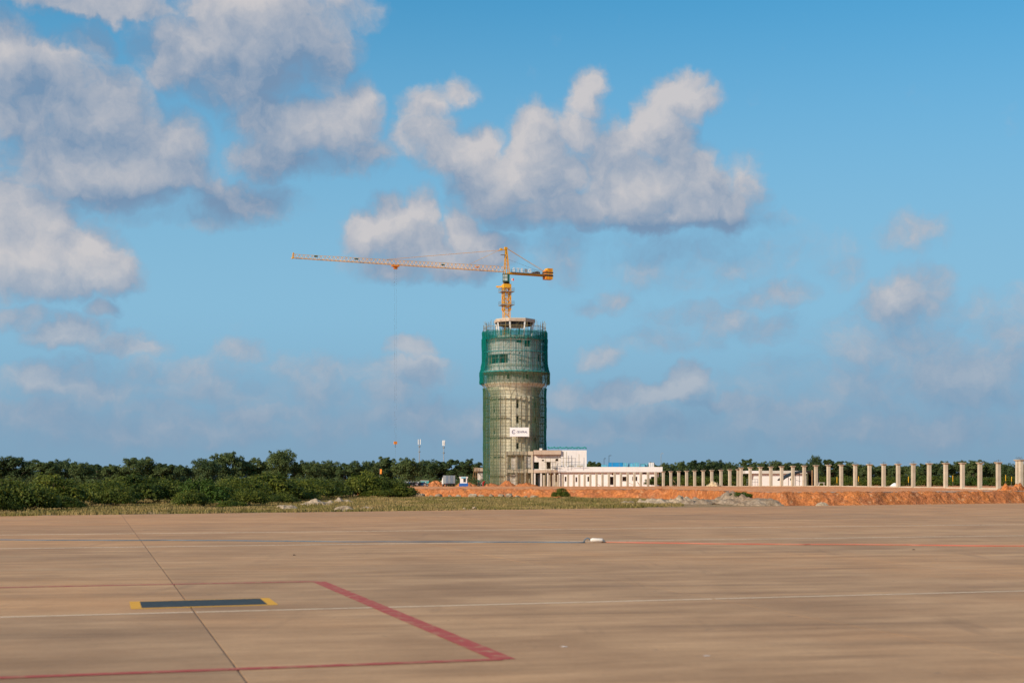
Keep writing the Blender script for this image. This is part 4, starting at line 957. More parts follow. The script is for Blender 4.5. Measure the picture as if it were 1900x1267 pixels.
arc = [(1453,889.5),(1457,886),(1465,881.6),(1474,877.6),(1484,874.4),(1494,872.6),(1502,872.4),(1508,874),(1513,878),(1517.5,885),(1521,896)]
cd0, cd1 = 284.0, 290.0; V_, F_ = [], []
for i, (p, y) in enumerate(arc):
    for dd, th in ((cd0,0),(cd1,0),(cd1,.22),(cd0,.22)): V_.append((gx(p,cd0), dd, gz(y,cd0) - th*(1.6 if i in (3,4,5,6) else 1)))
nn = len(arc)
for i in range(nn-1):
    for k in range(4): F_.append((4*i+k, 4*i+4+k, 4*i+4+(k+1)%4, 4*i+(k+1)%4))
F_ += [(0,1,2,3), tuple(4*(nn-1)+k for k in (3,2,1,0))]
MB().add(V_, F_).build('cloth', M['black_tarp'], cn)
MB().box(gx(1500,cd1), gx(1519,cd1), cd1-.1, cd1+.05, 1.5, gz(876.5,cd1)).build('end_cloth', M['black_tarp'], cn)
for p, y in ((1463.5,883),(1477,878),(1484,876),(1499,873.5),(1513,880)): MB().tube([(gx(p,cd0), cd0+.4, 1.5), (gx(p,cd0), cd0+.4, gz(y,cd0)-.1)], .06, 6).build('post', M['tube'], cn)
MB().bar((gx(1477,cd0),cd0+.4,gz(890,cd0)),(gx(1486,cd0),cd0+.4,gz(893,cd0)),.06).build('brace', M['tube'], cn)
wp = MB().tube([(gx(1505.3,cd0), cd0-.8, 1.4), (gx(1505.3,cd0), cd0-.8, gz(872,cd0))], .1, 7).build('timber_post', M['wood']); tag(wp, 'bare timber post in front of the black canopy', 'post')
# pale rail fence in front of the shed's left end
fe = empty('site_fence', (0,0,0), label='low pale metal rail fence at the left end of the white shed', cat='fence')
for p in (1386,1391,1396,1401,1406): MB().bar((gx(p,290),290,1.4),(gx(p,290),290,gz(888.5,290)),.07).build('post', M['steel'], fe)
for y in (889,894): MB().bar((gx(1385,290),290,gz(y,290)),(gx(1407,290),290,gz(y,290)),.06).build('rail', M['steel'], fe)

# ------------------------------------------------------------------ the row of columns
CPX = [1009.3,1018.1,1027.1,1035.8,1044.5,1054,1064.7,1074.8,1084.7,1095.3,1106.8,1117.9,1129.7,1140.5,1152.2,1164.5,1177.1,1189,1202.4,1216.6,1230.8,1244.7,1259.4,1274,1289,1304.8,1320.8,1337.8,1354.2,1369.6,1375.2,1392,1410.8,1430.3,1450.3,1471,1492,1514,1537.3,1560.8,1586.8,1613.3,1639.5,1666.6,1694.4,1723.8,1754.5,1785.7,1818,1852.6,1888.6,1894.4]
def cd_of(p): return 1 / (1/410.0 + (p-1009)/843.0*(1/202.0 - 1/410.0))
cbase_y = lambda p: float(np.interp(p, [1009,1230,1537,1700,1852,1900], [903,902.7,902,904.2,906.5,907]))
row_dir = math.atan2(202-410, gx(1852,202)-gx(1009,410)) + math.pi/2
def make_column(h, cap, pad):
    root = empty('concrete_column'); w_ = .245
    b = MB(); b.box(-w_,w_,-w_,w_,-.4,h); b.build('shaft', M['concrete'], root)
    if cap:
        b = MB(); b.add([(-w_-.002,-w_-.002,h-.22),(w_+.002,-w_-.002,h-.22),(w_+.002,w_+.002,h-.22),(-w_-.002,w_+.002,h-.22),(-.43,-.43,h-.04),(.43,-.43,h-.04),(.43,.43,h-.04),(-.43,.43,h-.04),(-.43,-.43,h+.03),(.43,-.43,h+.03),(.43,.43,h+.03),(-.43,.43,h+.03)],
            [(0,1,5,4),(1,2,6,5),(2,3,7,6),(3,0,4,7),(4,5,9,8),(5,6,10,9),(6,7,11,10),(7,4,8,11),(8,9,10,11),(3,2,1,0)]); b.build('capital', M['concrete'], root)
        b = MB()
        for i in (-1,1):
            for j in (-1,1): b.bar((i*.17,j*.17,h+.02),(i*.17+rnd.uniform(-.04,.04),j*.17,h+rnd.uniform(.2,.5)),.03)
        b.build('starter_bars', M['tube'], root)
    if pad: MB().box(-.36,.36,-.56,-.249,-.32,-.04).build('base_pad', M['concrete_pale'], root)
    return root
protos = {}
ncol = len(CPX)
for i, p in enumerate(CPX):
    d = cd_of(p); zb = gz(cbase_y(p), d); hgt = 3.42 if p < 1372 else 3.74; cap = p > 1225; pad = p > 1560
    if p > 1880: hgt = 4.05
    key = (hgt, cap, pad)
    if key not in protos: o = protos[key] = make_column(*key)
    else: o = copy_tree(protos[key])
    o.location = (gx(p,d), d, zb); o.rotation_euler = (R(rnd.uniform(-.4,.4)), R(rnd.uniform(-.4,.4)), row_dir + R(rnd.uniform(-1.5,1.5)))
    k = ncol - i
    if p < 1225: lab = 'bare square concrete column before the white building, %s from the tower end' % ORD(i+1)
    elif p == 1369.6: lab = 'shorter concrete column of the close pair where the row steps up'
    elif p == 1375.2: lab = 'taller concrete column of the close pair where the row steps up'
    elif p > 1880: lab = 'tallest concrete column at the right frame edge, %s of a pair' % ('left' if p < 1890 else 'right')
    else: lab = 'concrete column with flat capital, %s in the row counted from the right' % ORD(k)
    tag(o, lab, 'column', 'row of concrete columns', 'thing')
# ground beam tying the column feet
gbm = empty('ground_beam', (0,0,0), label='low pale concrete beam running along the feet of the columns', cat='beam')
for p0, p1 in zip(CPX[19:-1], CPX[20:]):
    if p1 - p0 < 8: continue
    a = Vector((gx(p0,cd_of(p0)), cd_of(p0), gz(cbase_y(p0),cd_of(p0))-.02)); c = Vector((gx(p1,cd_of(p1)), cd_of(p1), gz(cbase_y(p1),cd_of(p1))-.02)); q = (c-a).normalized()*.32
    MB().bar(a+q, c-q, .28, .30).build('beam_length', M['concrete'], gbm)

# ------------------------------------------------------------------ mounds, heaps, rocks
def mound(name, px, d, wpx, hm, mat, label, cat, seed, depth=None, base=None, bumps=1, rough=.22, group=None):
    wx = wpx/F*d/2; dy = depth or wx*.8; n = 44
    A, B = np.meshgrid(np.linspace(-1,1,n), np.linspace(-1,1,n), indexing='ij'); x = A*wx; y = B*dy; rr = np.sqrt(A**2 + B**2)
    nz = fbm(x*1.1+seed, y*1.1, 5, seed)
    h = np.clip(1.02 - rr**1.7 + nz*.35, 0, 1.1)
    if bumps > 1: h = h*(.72 + .42*np.cos(A*math.pi*bumps*.9 + seed))
    z = hm*h + nz*rough*hm*(h > .02) - .15*(rr > .92) 
    cxw = gx(px, d); zb = base if base is not None else float(plat_z(np.array([cxw]), np.array([d]))[0])
    o = grid(name, x, y, z, mat); o.location = (cxw, d, zb-.06); return tag(o, label, cat, group)
mound('soil_mound', 930, 352, 66, 1.35, M['laterite'], 'broad orange soil mound before the tower foot', 'mound', 4, bumps=2)
mound('soil_mound', 977, 346, 46, .95, M['laterite'], 'smaller orange soil mound right of the broad one', 'mound', 9)
mound('soil_mound', 806, 360, 50, 1.40, M['laterite'], 'orange soil mound behind the grey truck on its left', 'mound', 12)
mound('soil_mound', 864, 358, 46, 1.15, M['laterite'], 'orange soil mound between the grey truck and the guard booth', 'mound', 15)
mound('sand_heap', 818, 378, 16, 1.9, M['beige_heap'], 'small beige sand heap peeking over the orange mound', 'heap', 18)
mound('aggregate_heap', 1322, 292, 26, 1.35, M['beige_heap'], 'jagged beige aggregate heap between the columns', 'heap', 21, rough=.6)
mound('covered_heap', 1660, 262, 22, .62, M['white'], 'low rounded white heap beside a column', 'heap', 24, rough=.12)
mound('spoil_mound', 1345, 183, 190, 1.40, M['rubble'], 'large grey stony spoil mound at the embankment foot', 'mound', 30, 4.5, -.05, 2, .3)
mound('spoil_mound', 1418, 169.5, 120, .85, M['rubble'], 'lower grey spoil mound tailing off towards the apron edge', 'mound', 33, 2.6, -.05)
mound('spoil_mound', 1806, 190, 92, 1.35, M['brown_soil'], 'brown stony spoil mound against the orange embankment at right', 'mound', 36, 3.5, -.05)
mound('soil_mound', 1878, 196, 80, 2.1, M['laterite'], 'rough orange soil mound at the right frame edge', 'mound', 39, 4.0, -.05, rough=.4)
for i, (px, y, wpx, hm) in enumerate([(585,937,74,.75),(533,942,46,.45),(640,932,52,.6),(640,946,50,.40),(678,944,44,.34),(655,921,26,.7),(1165,934,34,.6),(1215,934,74,.85),(1262,933,60,.95),(1525,937,28,.35)]):
    mound('sand_mound', px, gd(y), wpx, hm, M['sand'], ['long bare pale sand mound in the grass by the bushes','flat pale sand patch left of the long mound','pale sand mound right of the long mound','pale sand spill at the apron edge','low pale sand spill right of the other at the apron edge','little pale sand heap at the bush foot','small pale sand mound left of the rubble','wide pale sand mound left of the grey spoil','pale sand mound touching the grey spoil','pale stony spill at the right of the grey spoil'][i], 'mound', 60+i, None, -.05, 1, .5, 'bare sand in the grass')
def rock_mesh(seed):
    r_ = random.Random(seed); bm = bmesh.new(); bmesh.ops.create_icosphere(bm, subdivisions=2, radius=1)
    for v in bm.verts:
        k = 1 + .28*math.sin(v.co.x*3.1+seed)*math.cos(v.co.y*2.7+seed*2) + r_.uniform(-.16,.16); v.co = Vector((v.co.x*k*1.25, v.co.y*k*.9, v.co.z*k*.62))
    me = bpy.data.meshes.new('rock'); bm.to_mesh(me); bm.free(); return me
rmesh = [rock_mesh(q) for q in range(6)]
for m_ in rmesh: m_.materials.append(M['sand'])
for q in rmesh[3:]: q.materials.clear(); q.materials.append(M['rubble'])
rock_spots = [(750,920.5,11),(765,921,8),(779,920,12),(800,921.5,7),(815,921,11),(835,921.5,7),(850,922,9),(878,922,12),(893,921,9),(912,923,10),(930,922.5,12),(945,922,13),(960,923,9),(975,923.5,7),(991,923.5,9),(405,936,9),(520,941,6),(462,939,5),(880,944,10),(862,945,7),(1373,923,8),(1540,936,5),(1490,936,6),(1641,921,3),(1690,926,3),(1560,928,3),(1730,930,4)]
for i, (px, y, wp_) in enumerate(rock_spots):
    on_face = y < 932 and px > 1500; d = 180 if on_face else (181 if px == 1373 else gd(y)); o = link('boulder', rmesh[i % 6]); sc_ = wp_/F*d/2.3*(1.35 if i < 15 else 1.0)
    zz = gz(y, d) if on_face or px == 1373 else .02+sc_*.35
    if i < 15: d = float(np.interp(gx(px,243), fx_, fy_)) - 1.3
    if on_face: d = 177.5 + (zz > .7)*1.0
    o.location = (gx(px,d), d, zz); o.scale = (sc_, sc_, sc_*rnd.uniform(.8,1.2)); o.rotation_euler = (0,0,rnd.uniform(0,6))
    tag(o, 'pale boulder at the foot of the orange bank, %s from the left' % ORD(i+1) if i < 15 else 'pale stone %s' % ['in the grass before the left bushes','at the apron end of the sand patch','half hidden in shade below the bushes','in the rubble strip at the apron edge','at the left end of the rubble strip','block on the weedy spoil mound','at the apron edge near the right end of the spoil','right of the low spoil tail','stuck in the upper face of the orange bank','stuck in the middle of the orange bank at right','stuck in the orange bank near the spoil tail','low in the orange bank left of the brown spoil'][i-15], 'rock', 'stones and boulders along the bank')

# ------------------------------------------------------------------ vegetation
def leaf_cloud(centres, radii, n, size, seed, flat=.75, up=.35, jit=.35):
    """leaf-sized quads over the outer parts of clumps"""
    rs = np.random.RandomState(seed); c = np.asarray(centres); r = np.asarray(radii); wgt = r[:,0]*r[:,1]; k = rs.choice(len(c), n, p=wgt/wgt.sum())
    d = rs.normal(size=(n,3)); d /= np.linalg.norm(d, axis=1)[:,None]; d[:,2] = np.where(d[:,2] < -.35, -d[:,2]*.6, d[:,2])
    rad = (rs.uniform(.35,1.0,n)**.45)[:,None]*(1 + rs.normal(0,.10,(n,1))); p = c[k] + d*r[k]*rad
    nrm = d*.8 + rs.normal(0,jit,(n,3)) + np.array([0,0,up]); nrm /= np.linalg.norm(nrm, axis=1)[:,None]
    a = np.cross(nrm, rs.normal(size=(n,3))); a /= np.linalg.norm(a, axis=1)[:,None]; b = np.cross(nrm, a)
    s = size*rs.uniform(.55,1.35,n)[:,None]; L, Wd = a*s, b*s*flat*.62
    V = np.stack([p-L, p-Wd+nrm*s*.12, p+L, p+Wd+nrm*s*.12], 1).reshape(-1,3); Fc = np.arange(4*n).reshape(n,4); return V, Fc
def mesh_only(o):
    me = o.data; bpy.data.objects.remove(o); return me
def tree_kind(seed, h, w, nclump, nleaf, leaf, trunk_h, mat, top=1.0, open_=.0):
    r_ = random.Random(seed); cs, rr = [], []
    for q in range(nclump):
        f = (q+.5)/nclump; z = trunk_h*.75 + (h-trunk_h*.75)*(f**.85)
        env = math.sin(min(1,(f*.9+.16))*math.pi*.86)**.6; a = q*2.39996 + r_.uniform(-.5,.5); rad = w/2*env*r_.uniform(.25,.82)
        cr = w*r_.uniform(.12,.21)*(.75 + .35*env); z = min(z, (h - (h-trunk_h)*.42*(rad/(w/2))**1.5) - cr*1.05); cs.append((rad*math.cos(a), rad*math.sin(a), z)); rr.append((cr, cr, cr*r_.uniform(.95,1.35)))
        if f > .45:                                                        # sprigs that break the outline
            a2 = a + r_.uniform(-.8,.8); r2 = rad + cr*.7; cs.append((r2*math.cos(a2), r2*math.sin(a2), min(z+cr*.9, h*1.02-cr*.3))); rr.append((cr*.42, cr*.42, cr*.5))
    V, Fc = leaf_cloud(cs, rr, nleaf, leaf, seed); crown = mesh_only(npmesh('crown', V, Fc, mat))
    b = MB(); bend = [(0,0,-.5),(r_.uniform(-.1,.1),r_.uniform(-.1,.1),trunk_h*.5),(r_.uniform(-.25,.25),r_.uniform(-.25,.25),trunk_h),(r_.uniform(-.5,.5),r_.uniform(-.4,.4),h*.72)]
    b.tube(bend, [.26*h/9,.21*h/9,.17*h/9,.05], 7)
    for c in cs[:10]: b.tube([bend[2], ((bend[2][0]+c[0])/2, (bend[2][1]+c[1])/2, (bend[2][2]+c[2])/2+.3), c], [.09*h/9,.06*h/9,.02], 5)
    trunk = mesh_only(b.build('trunk', M['bark'], None, True)); return crown, trunk
KT = [tree_kind(500+q, 10, wd, nc, 7600, .26, 2.6, M['tree']) for q, (wd, nc) in enumerate([(7.5,16),(9,20),(6.2,14),(8.2,22),(10,24),(5.2,12)])]
def bush_kind(seed, h, w, nclump, nleaf, leaf, mat):
    r_ = random.Random(seed); cs, rr = [], []
    for q in range(nclump):
        a = q*2.39996 + r_.uniform(-.6,.6); rad = w/2*math.sqrt((q+.3)/nclump)*.86; zt = h*(1 - .55*(rad/(w/2))**2)*r_.uniform(.72,1.02); cr = w*r_.uniform(.12,.2)
        cs.append((rad*math.cos(a), rad*math.sin(a), max(cr*.4, zt-cr*.7))); rr.append((cr, cr, cr*.8))
        if zt > h*.55: cs.append((rad*math.cos(a)*1.1, rad*math.sin(a)*1.1, zt*.42)); rr.append((cr*1.1, cr*1.1, cr*.9))
    V, Fc = leaf_cloud(cs, rr, nleaf, leaf, seed, .8, .5, .5); fol = mesh_only(npmesh('foliage', V, Fc, mat)); b = MB()
    for q in range(7):
        c = cs[q*2 % len(cs)]; b.tube([(c[0]*.15,c[1]*.15,-.3),(c[0]*.55,c[1]*.55,c[2]*.5),c], [.07,.05,.015], 5)
    return fol, mesh_only(b.build('stem', M['bark'], None, True))
KB = [bush_kind(700+q, 4, wd, nc, 6500, .17, M['bush']) for q, (wd, nc) in enumerate([(7,24),(8.5,30),(6,20),(9.5,34)])]
KY = [bush_kind(720+q, 4, 7, 22, 4200, .20, M['young']) for q in range(2)]
def plant(name, kind, loc, sx, sz, label, cat, group, parts):
    root = empty(name, loc, rnd.uniform(0, 6.28), label=label, cat=cat, group=group); root.scale = (sx, sx, sz)
    for nm, me in zip(parts, kind): link(nm, me, root)
    return root

# far trees: (photo column, crown top row, width in photo pixels, distance)
TL = [(-14,850,62,385),(28,848,66,390),(82,857,54,380),(116,853,44,392),(150,855,52,386),(184,856,48,395),(214,861,40,388),(258,850,66,392),(306,861,46,384),(336,860,44,396),(385,851,52,388),
      (421,842,56,400),(472,845,44,398),(519,837,60,404),(552,858,30,410),(569,854,38,405),(606,853,46,410),(640,862,36,405),(657,853,44,412),(690,856,40,420),(716,847,38,424),(756,847,46,430),(795,854,44,436),(834,851,46,440),(868,849,40,480),(890,863,26,500),
      (1102,858,34,480),(1152,861,26,500),(1183,864,30,495),(1206,858,26,500),(1232,856,34,500),(1262,855,36,505),(1290,856,32,498),(1323,850,40,505),(1354,854,36,500),(1384,852,34,505),(1412,853,36,500),(1442,852,38,498),(1473,859,36,505),(1498,859,28,500),
      (1514,848,24,490),(1544,851,42,498),(1578,857,38,500),(1606,858,34,495),(1636,864,36,500),(1668,864,34,495),(1696,866,30,490),(1719,856,36,492),(1750,857,36,490),(1779,856,38,488),(1807,855,36,486),(1836,858,36,488),(1868,858,40,484),(1902,859,44,482)]
for i, (px, y, wp_, d) in enumerate(TL):
    d = d*(1 if px > 1000 else .97) + rnd.uniform(-6,6); h = (gz(y, d) - .6)*rnd.uniform(.95,1.08); wm = wp_/F*d*rnd.uniform(1.0,1.3); k = KT[i % 6] if i not in (11,13) else KT[4 if i == 13 else 1]
    wk = [7.5,9,6.2,8.2,10,5.2][i % 6] if i not in (11,13) else (10 if i == 13 else 9)
    n_ = i+1 if px < 1000 else i-25
    if i == 13: lab = 'tallest round crowned tree in the treeline behind the left bushes'
    elif i == 11: lab = 'second tallest tree of the left treeline, standing clear beside a gap'
    elif i == 40: lab = 'pale thin topped tree poking above the right treeline'
    elif i == 26: lab = 'tree seen just right of the tall white block'
    elif px < 1000: lab = 'dark tree in the left treeline, %s from the left frame edge' % ORD(n_)
    else: lab = 'dark tree in the treeline behind the columns, %s from the tower' % ORD(n_)
    plant('broadleaf_tree', k, (gx(px,d), d, .5), wm/wk, h/10, lab, 'tree', 'trees of the far treeline', ('crown','trunk'))
# second row filling the gaps behind
for i in range(44):
    px = -30 + 940*i/21 if i < 22 else 1090 + 840*(i-22)/21; d = (425 if px < 1000 else 520) + rnd.uniform(-10,14); d += max(0, px-700)*.35 if px < 1000 else 0; px = min(px + rnd.uniform(-9,9), 884) if px < 1000 else px + rnd.uniform(-9,9); y = (865 if px < 1000 else 864) + rnd.uniform(-3,4); h = gz(y,d)-.5
    n_ = i+1 if i < 22 else i-21
    lab = 'lower tree filling the gap behind the %s treeline, %s from %s' % (('left', ORD(n_), 'the left edge') if i < 22 else ('right', ORD(n_), 'the tower'))
    plant('gap_tree', KT[(i*5+2) % 6], (gx(px,d), d, .4), 60/F*d*1.15/[7.5,9,6.2,8.2,10,5.2][(i*5+2) % 6], h/10, lab, 'tree', 'lower trees behind the treeline', ('crown','trunk'))
# low scrub closing the foot of the far wood: nobody could count it
cs, rr = [], []
for i in range(420):
    px = rnd.uniform(-60,900) if i % 2 else rnd.uniform(1085,1960); d = (372 if px < 1000 else 470) + rnd.uniform(-8,20); h = rnd.uniform(2.2,4.2)
    cs.append((gx(px,d), d, .3+h*.45)); rr.append((rnd.uniform(1.6,3.0), rnd.uniform(1.4,2.4), h*.6))
for i in range(300):                                                       # the wood goes on past both sides of the view
    px = rnd.uniform(-760,-50) if i % 2 else rnd.uniform(1945,2650); d = (400 if px < 1000 else 490) + rnd.uniform(-10,30); h = rnd.uniform(4.5,9.5)
    cs.append((gx(px,d), d, h*.5)); rr.append((rnd.uniform(2.4,4.2), rnd.uniform(2.0,3.2), h*.55))
V, Fc = leaf_cloud(cs, rr, 150000, .30, 901); tag(npmesh('undergrowth', V, Fc, M['tree']), 'dark scrub closing the foot of the far wood', kind='stuff')
# sunlit bushes right behind the columns
for i in range(26):
    px = 1226 + 690*i/25 + rnd.uniform(-8,8); d = (330 if px < 1380 else 305 if px < 1525 else 300) + rnd.uniform(6,34)
    if 1375 < px < 1530: d = 332 + rnd.uniform(0,20)
    h = gz(rnd.uniform(876,885), d) - float(platform_z(d)); wm = rnd.uniform(34,52)/F*d*1.25
    k = KY[i % 2] if i in (17,20,21) else KB[i % 4]; wk = 7 if i in (17,20,21) else [7,8.5,6,9.5][i % 4]
    plant('hedge_bush', k, (gx(px,d), d, float(platform_z(d))-.1), wm/wk, max(.45,h/4), 'green bush behind the columns, %s from the white building' % ORD(i+1), 'bush', 'bushes behind the columns', ('foliage','stem'))
# big bushes along the left of the field: (column, top row, base row, width px)
BL = [(-25,880,951,120),(40,882,950,110),(98,876,942,90),(150,884,938,92),(62,896,948,70),(196,883,937,84),(245,877,935,96),(290,874,932,84),(212,898,941,60),(328,884,934,84),(376,879,941,78),(412,882,938,72),(352,902,943,52),(448,878,934,84),(496,874,931,92),(541,877,929,92),(583,882,927,78),(462,900,939,60),(612,888,925,66),(648,886,923,72),(681,866,922,62),(716,878,920,58),(742,893,920,46),(560,905,930,50),(704,902,924,54),(736,904,923,44),(118,918,946,60),(10,920,951,60),(430,925,943,44),(520,912,935,52)]
for i, (px, y0, y1, wp_) in enumerate(BL):
    d = gd(y1) + wp_*.02; d = min(d, 262 if px < 630 else 236); h = gz(y0, d)+.05; wm = wp_/F*d*1.28; yg = i in (10,); k = KY[0] if yg else KB[i % 4]; wk = 7 if yg else [7,8.5,6,9.5][i % 4]
    order = sorted(range(len(BL)), key=lambda q: BL[q][0]).index(i)+1
    lab = 'bright yellow green bush among the dark left bushes' if yg else 'tallest upright bush where the left thicket ends' if px == 681 else 'dense green bush in the left thicket, %s from the left edge' % ORD(order)
    plant('thicket_bush', k, (gx(px,d), d, -.06), wm/wk, h/4, lab, 'bush', 'bushes of the left thicket', ('foliage','stem'))
plant('lone_bush', KB[2], (gx(1040,228), 228, -.05), 27/F*228*1.2/6, (gz(904,228)+.05)/4, 'single round green bush on the grass before the orange bank', 'bush', None, ('foliage','stem'))
plant('weed_clump', KY[0], (gx(1374,181.5), 181.5, .72), 40/F*190/7, .22, 'yellow green weed clump on top of the grey spoil mound', 'weeds', None, ('foliage','stem'))
plant('weed_clump', KB[0], (gx(1831,186.6), 186.6, .75), 11/F*186/7, .15, 'small dark green weed clump on the brown spoil mound', 'weeds', None, ('foliage','stem'))

# grass of the field between apron and bank: uncountable
def foot_y(x): return np.interp(x, fx_, fy_)
def grass(n, seed, hlo, hhi, keep):
    rs = np.random.RandomState(seed); X = rs.uniform(-75,60,n*4); Y = rs.uniform(95,262,n*4); k = (np.stack([X,Y],1) @ en > EC + .6 + 5.5*fbm(X*.12, Y*.12, 3, 91)) & (Y < foot_y(X) - 2.6) & (np.abs(X) < Y*.385+4)
    dens = fbm(X*.18, Y*.10, 4, seed) ; k &= keep(X, Y, dens); X, Y = X[k][:n], Y[k][:n]; m = len(X)
    hgt = rs.uniform(hlo,hhi,m)*(1 + 1.5*np.clip(fbm(X*.22, Y*.10, 3, 44), -.4, 1)); wd = rs.uniform(.035,.085,m); a = rs.uniform(0,6.283,m); ln = rs.normal(0,.22,(m,2))*hgt[:,None]
    dx, dy = np.cos(a)*wd, np.sin(a)*wd; z0 = np.full(m,-.07)
    V = np.stack([np.stack([X-dx,Y-dy,z0],1), np.stack([X+dx,Y+dy,z0],1), np.stack([X+ln[:,0]+dx*.5,Y+ln[:,1]+dy*.5,hgt*.7],1), np.stack([X+ln[:,0]*1.6,Y+ln[:,1]*1.6,hgt],1)],1).reshape(-1,3)
    return V, np.arange(4*m).reshape(m,4)
BARE = [(gx(px,gd(y)), gd(y), wpx/F*gd(y)/2) for px, y, wpx in ((585,938,70),(533,943,40),(640,933,48),(640,946,46),(678,944,40),(655,921,26),(1165,934,30),(1215,934,70),(1262,933,56),(870,944.5,44),(950,921,60),(880,921,40),(800,920,40))]
def keep_grass(X, Y, D):
    k = (D > -.30) & (X < 20 + 9*fbm(X*.2, Y*.2, 2, 8))
    for bx, by, br in BARE: k &= ((X-bx)/br)**2 + ((Y-by)/(br*.8+3.0))**2 > .8 + fbm(X*.6, Y*.4, 2, 61)
    return k
V, Fc = grass(190000, 5, .10, .30, keep_grass); tag(npmesh('grass', V, Fc, M['grass']), 'dry yellow green grass of the field between apron and bank', kind='stuff')

# ------------------------------------------------------------------ vehicles, people and site things
def wheel(parent, x, y, z, r, wd, axis='x'):
    a = ((x-wd/2,y,z),(x+wd/2,y,z)) if axis == 'x' else ((x,y-wd/2,z),(x,y+wd/2,z))
    t = MB().tube(a, r, 16).build('wheel', M['rubber'], parent); e = wd/2+.006
    c = ((x-e,y,z),(x+e,y,z)) if axis == 'x' else ((x,y-e,z),(x,y+e,z)); MB().tube(c, r*.55, 12).build('rim', M['steel'], t)
td = 312.0; tzb = float(plat_z(np.array([gx(835,td)]), np.array([td]))[0])
tk = empty('box_truck', (gx(836,td), td, tzb), R(14), label='small truck seen from behind with grey panelled cargo box', cat='truck')
for q in range(4): MB().box(-1.05+q*.527,-1.05+q*.527+.46,-.05,0,.75,2.45).build('rear_panel', M['grey_panel'] if q % 2 else M['truck_blue'], tk)
MB().box(-1.06,1.06,.004,3.2,.72,2.48).build('cargo_box', M['grey_panel'], tk)
b = MB(); b.add([(-.98,3.3,.6),(.98,3.3,.6),(.98,4.9,.6),(-.98,4.9,.6),(-.95,3.3,2.1),(.95,3.3,2.1),(.9,4.35,2.1),(-.9,4.35,2.1),(.98,4.9,1.35),(-.98,4.9,1.35)], [(3,2,1,0),(4,5,6,7),(0,1,5,4),(1,2,8,6,5),(2,3,9,8),(3,0,4,7,9),(8,9,7,6)]); b.build('driver_cab', M['white'], tk)
MB().box(-.9,.9,-.2,4.6,.5,.7).build('chassis', M['rubber'], tk); MB().box(-1.05,1.05,-.16,-.04,.46,.6).build('bumper', M['dark'], tk)
for sx in (-.82,.82):
    for yy in (.7,4.1): wheel(tk, sx, yy, .40, .40, .26)
    MB().box(sx-.12,sx+.12,-.075,-.034,.63,.74).build('tail_lamp', M['red_cloth'], tk)
def motorbike(paintname):
    m = empty('motorbike')
    for x in (-.62,.62):
        pts = [(x+.28*math.cos(t*math.pi/10), 0, .29+.28*math.sin(t*math.pi/10)) for t in range(21)]; wv = MB().tube(pts, .055, 6, False).build('wheel', M['rubber'], m); MB().tube([(x,-.06,.29),(x,.06,.29)],.06,8).build('hub', M['steel'], wv)
    b = MB(); b.tube([(.62,0,.29),(.48,0,.72),(.42,0,.98)],.035,6); b.build('fork', M['steel'], m)
    b = MB(); b.tube([(.42,0,.9),(.15,0,.62),(-.25,0,.55),(-.62,0,.5)],[.09,.15,.17,.07],8); b.box(-.2,.2,-.13,.13,.25,.5); b.build('body', M[paintname], m)
    b = MB(); b.obox((-.28,0,.76),(.40,0,.03),(0,.13,0),(0,0,.06)); b.build('seat', M['rubber'], m)
    b = MB(); b.tube([(.36,-.34,1.0),(.43,0,.97),(.36,.34,1.0)],.022,6); b.build('handlebar', M['steel'], m)
    b = MB(); b.tube([(.30,-.3,1.04),(.30,-.3,1.2)],.02,5); b.box(.26,.3,-.36,-.24,1.18,1.27); b.build('mirror', M['steel'], m); MB().box(.47,.55,-.09,.09,.86,1.0).build('headlight', M['pale_glass'], m)
    return m
mbs = [motorbike(q) for q in ('dark_cloth','hat','cobalt')]
for i, px in enumerate([747.5,753,758,763,768.5,773,778,783,788]):
    d = 318 + rnd.uniform(-2,2); o = mbs[i] if i < 3 else copy_tree(mbs[(0,0,1,0,2,1)[i-3]]); x = gx(px,d); o.location = (x, d, float(plat_z(np.array([x]), np.array([d]))[0])+.0); o.rotation_euler = (R(8),0,R(68+rnd.uniform(-12,12))); o.scale = (1.1,1.1,1.1)
    tag(o, 'parked motorbike in the row left of the truck, %s from the bushes' % ORD(i+1), 'motorbike', 'motorbikes parked in a row')
ct = empty('hand_cart', (gx(788.5,330), 330, float(plat_z(np.array([gx(788,330)]), np.array([330.]))[0])), label='teal sided cart with pale top rail behind the motorbikes', cat='cart')
MB().box(-1.0,.9,-.6,.6,.75,1.35).build('side_panels', M['teal'], ct); MB().box(-1.05,.95,-.65,.65,1.352,1.45).build('top_rail', M['dirty_white'], ct)
for sx in (-.6,.55): wheel(ct, sx, -.5, .35, .35, .1, 'y')
MB().bar((-1.0,0,.8),(-1.7,0,1.2),.06).build('handle', M['steel'], ct)

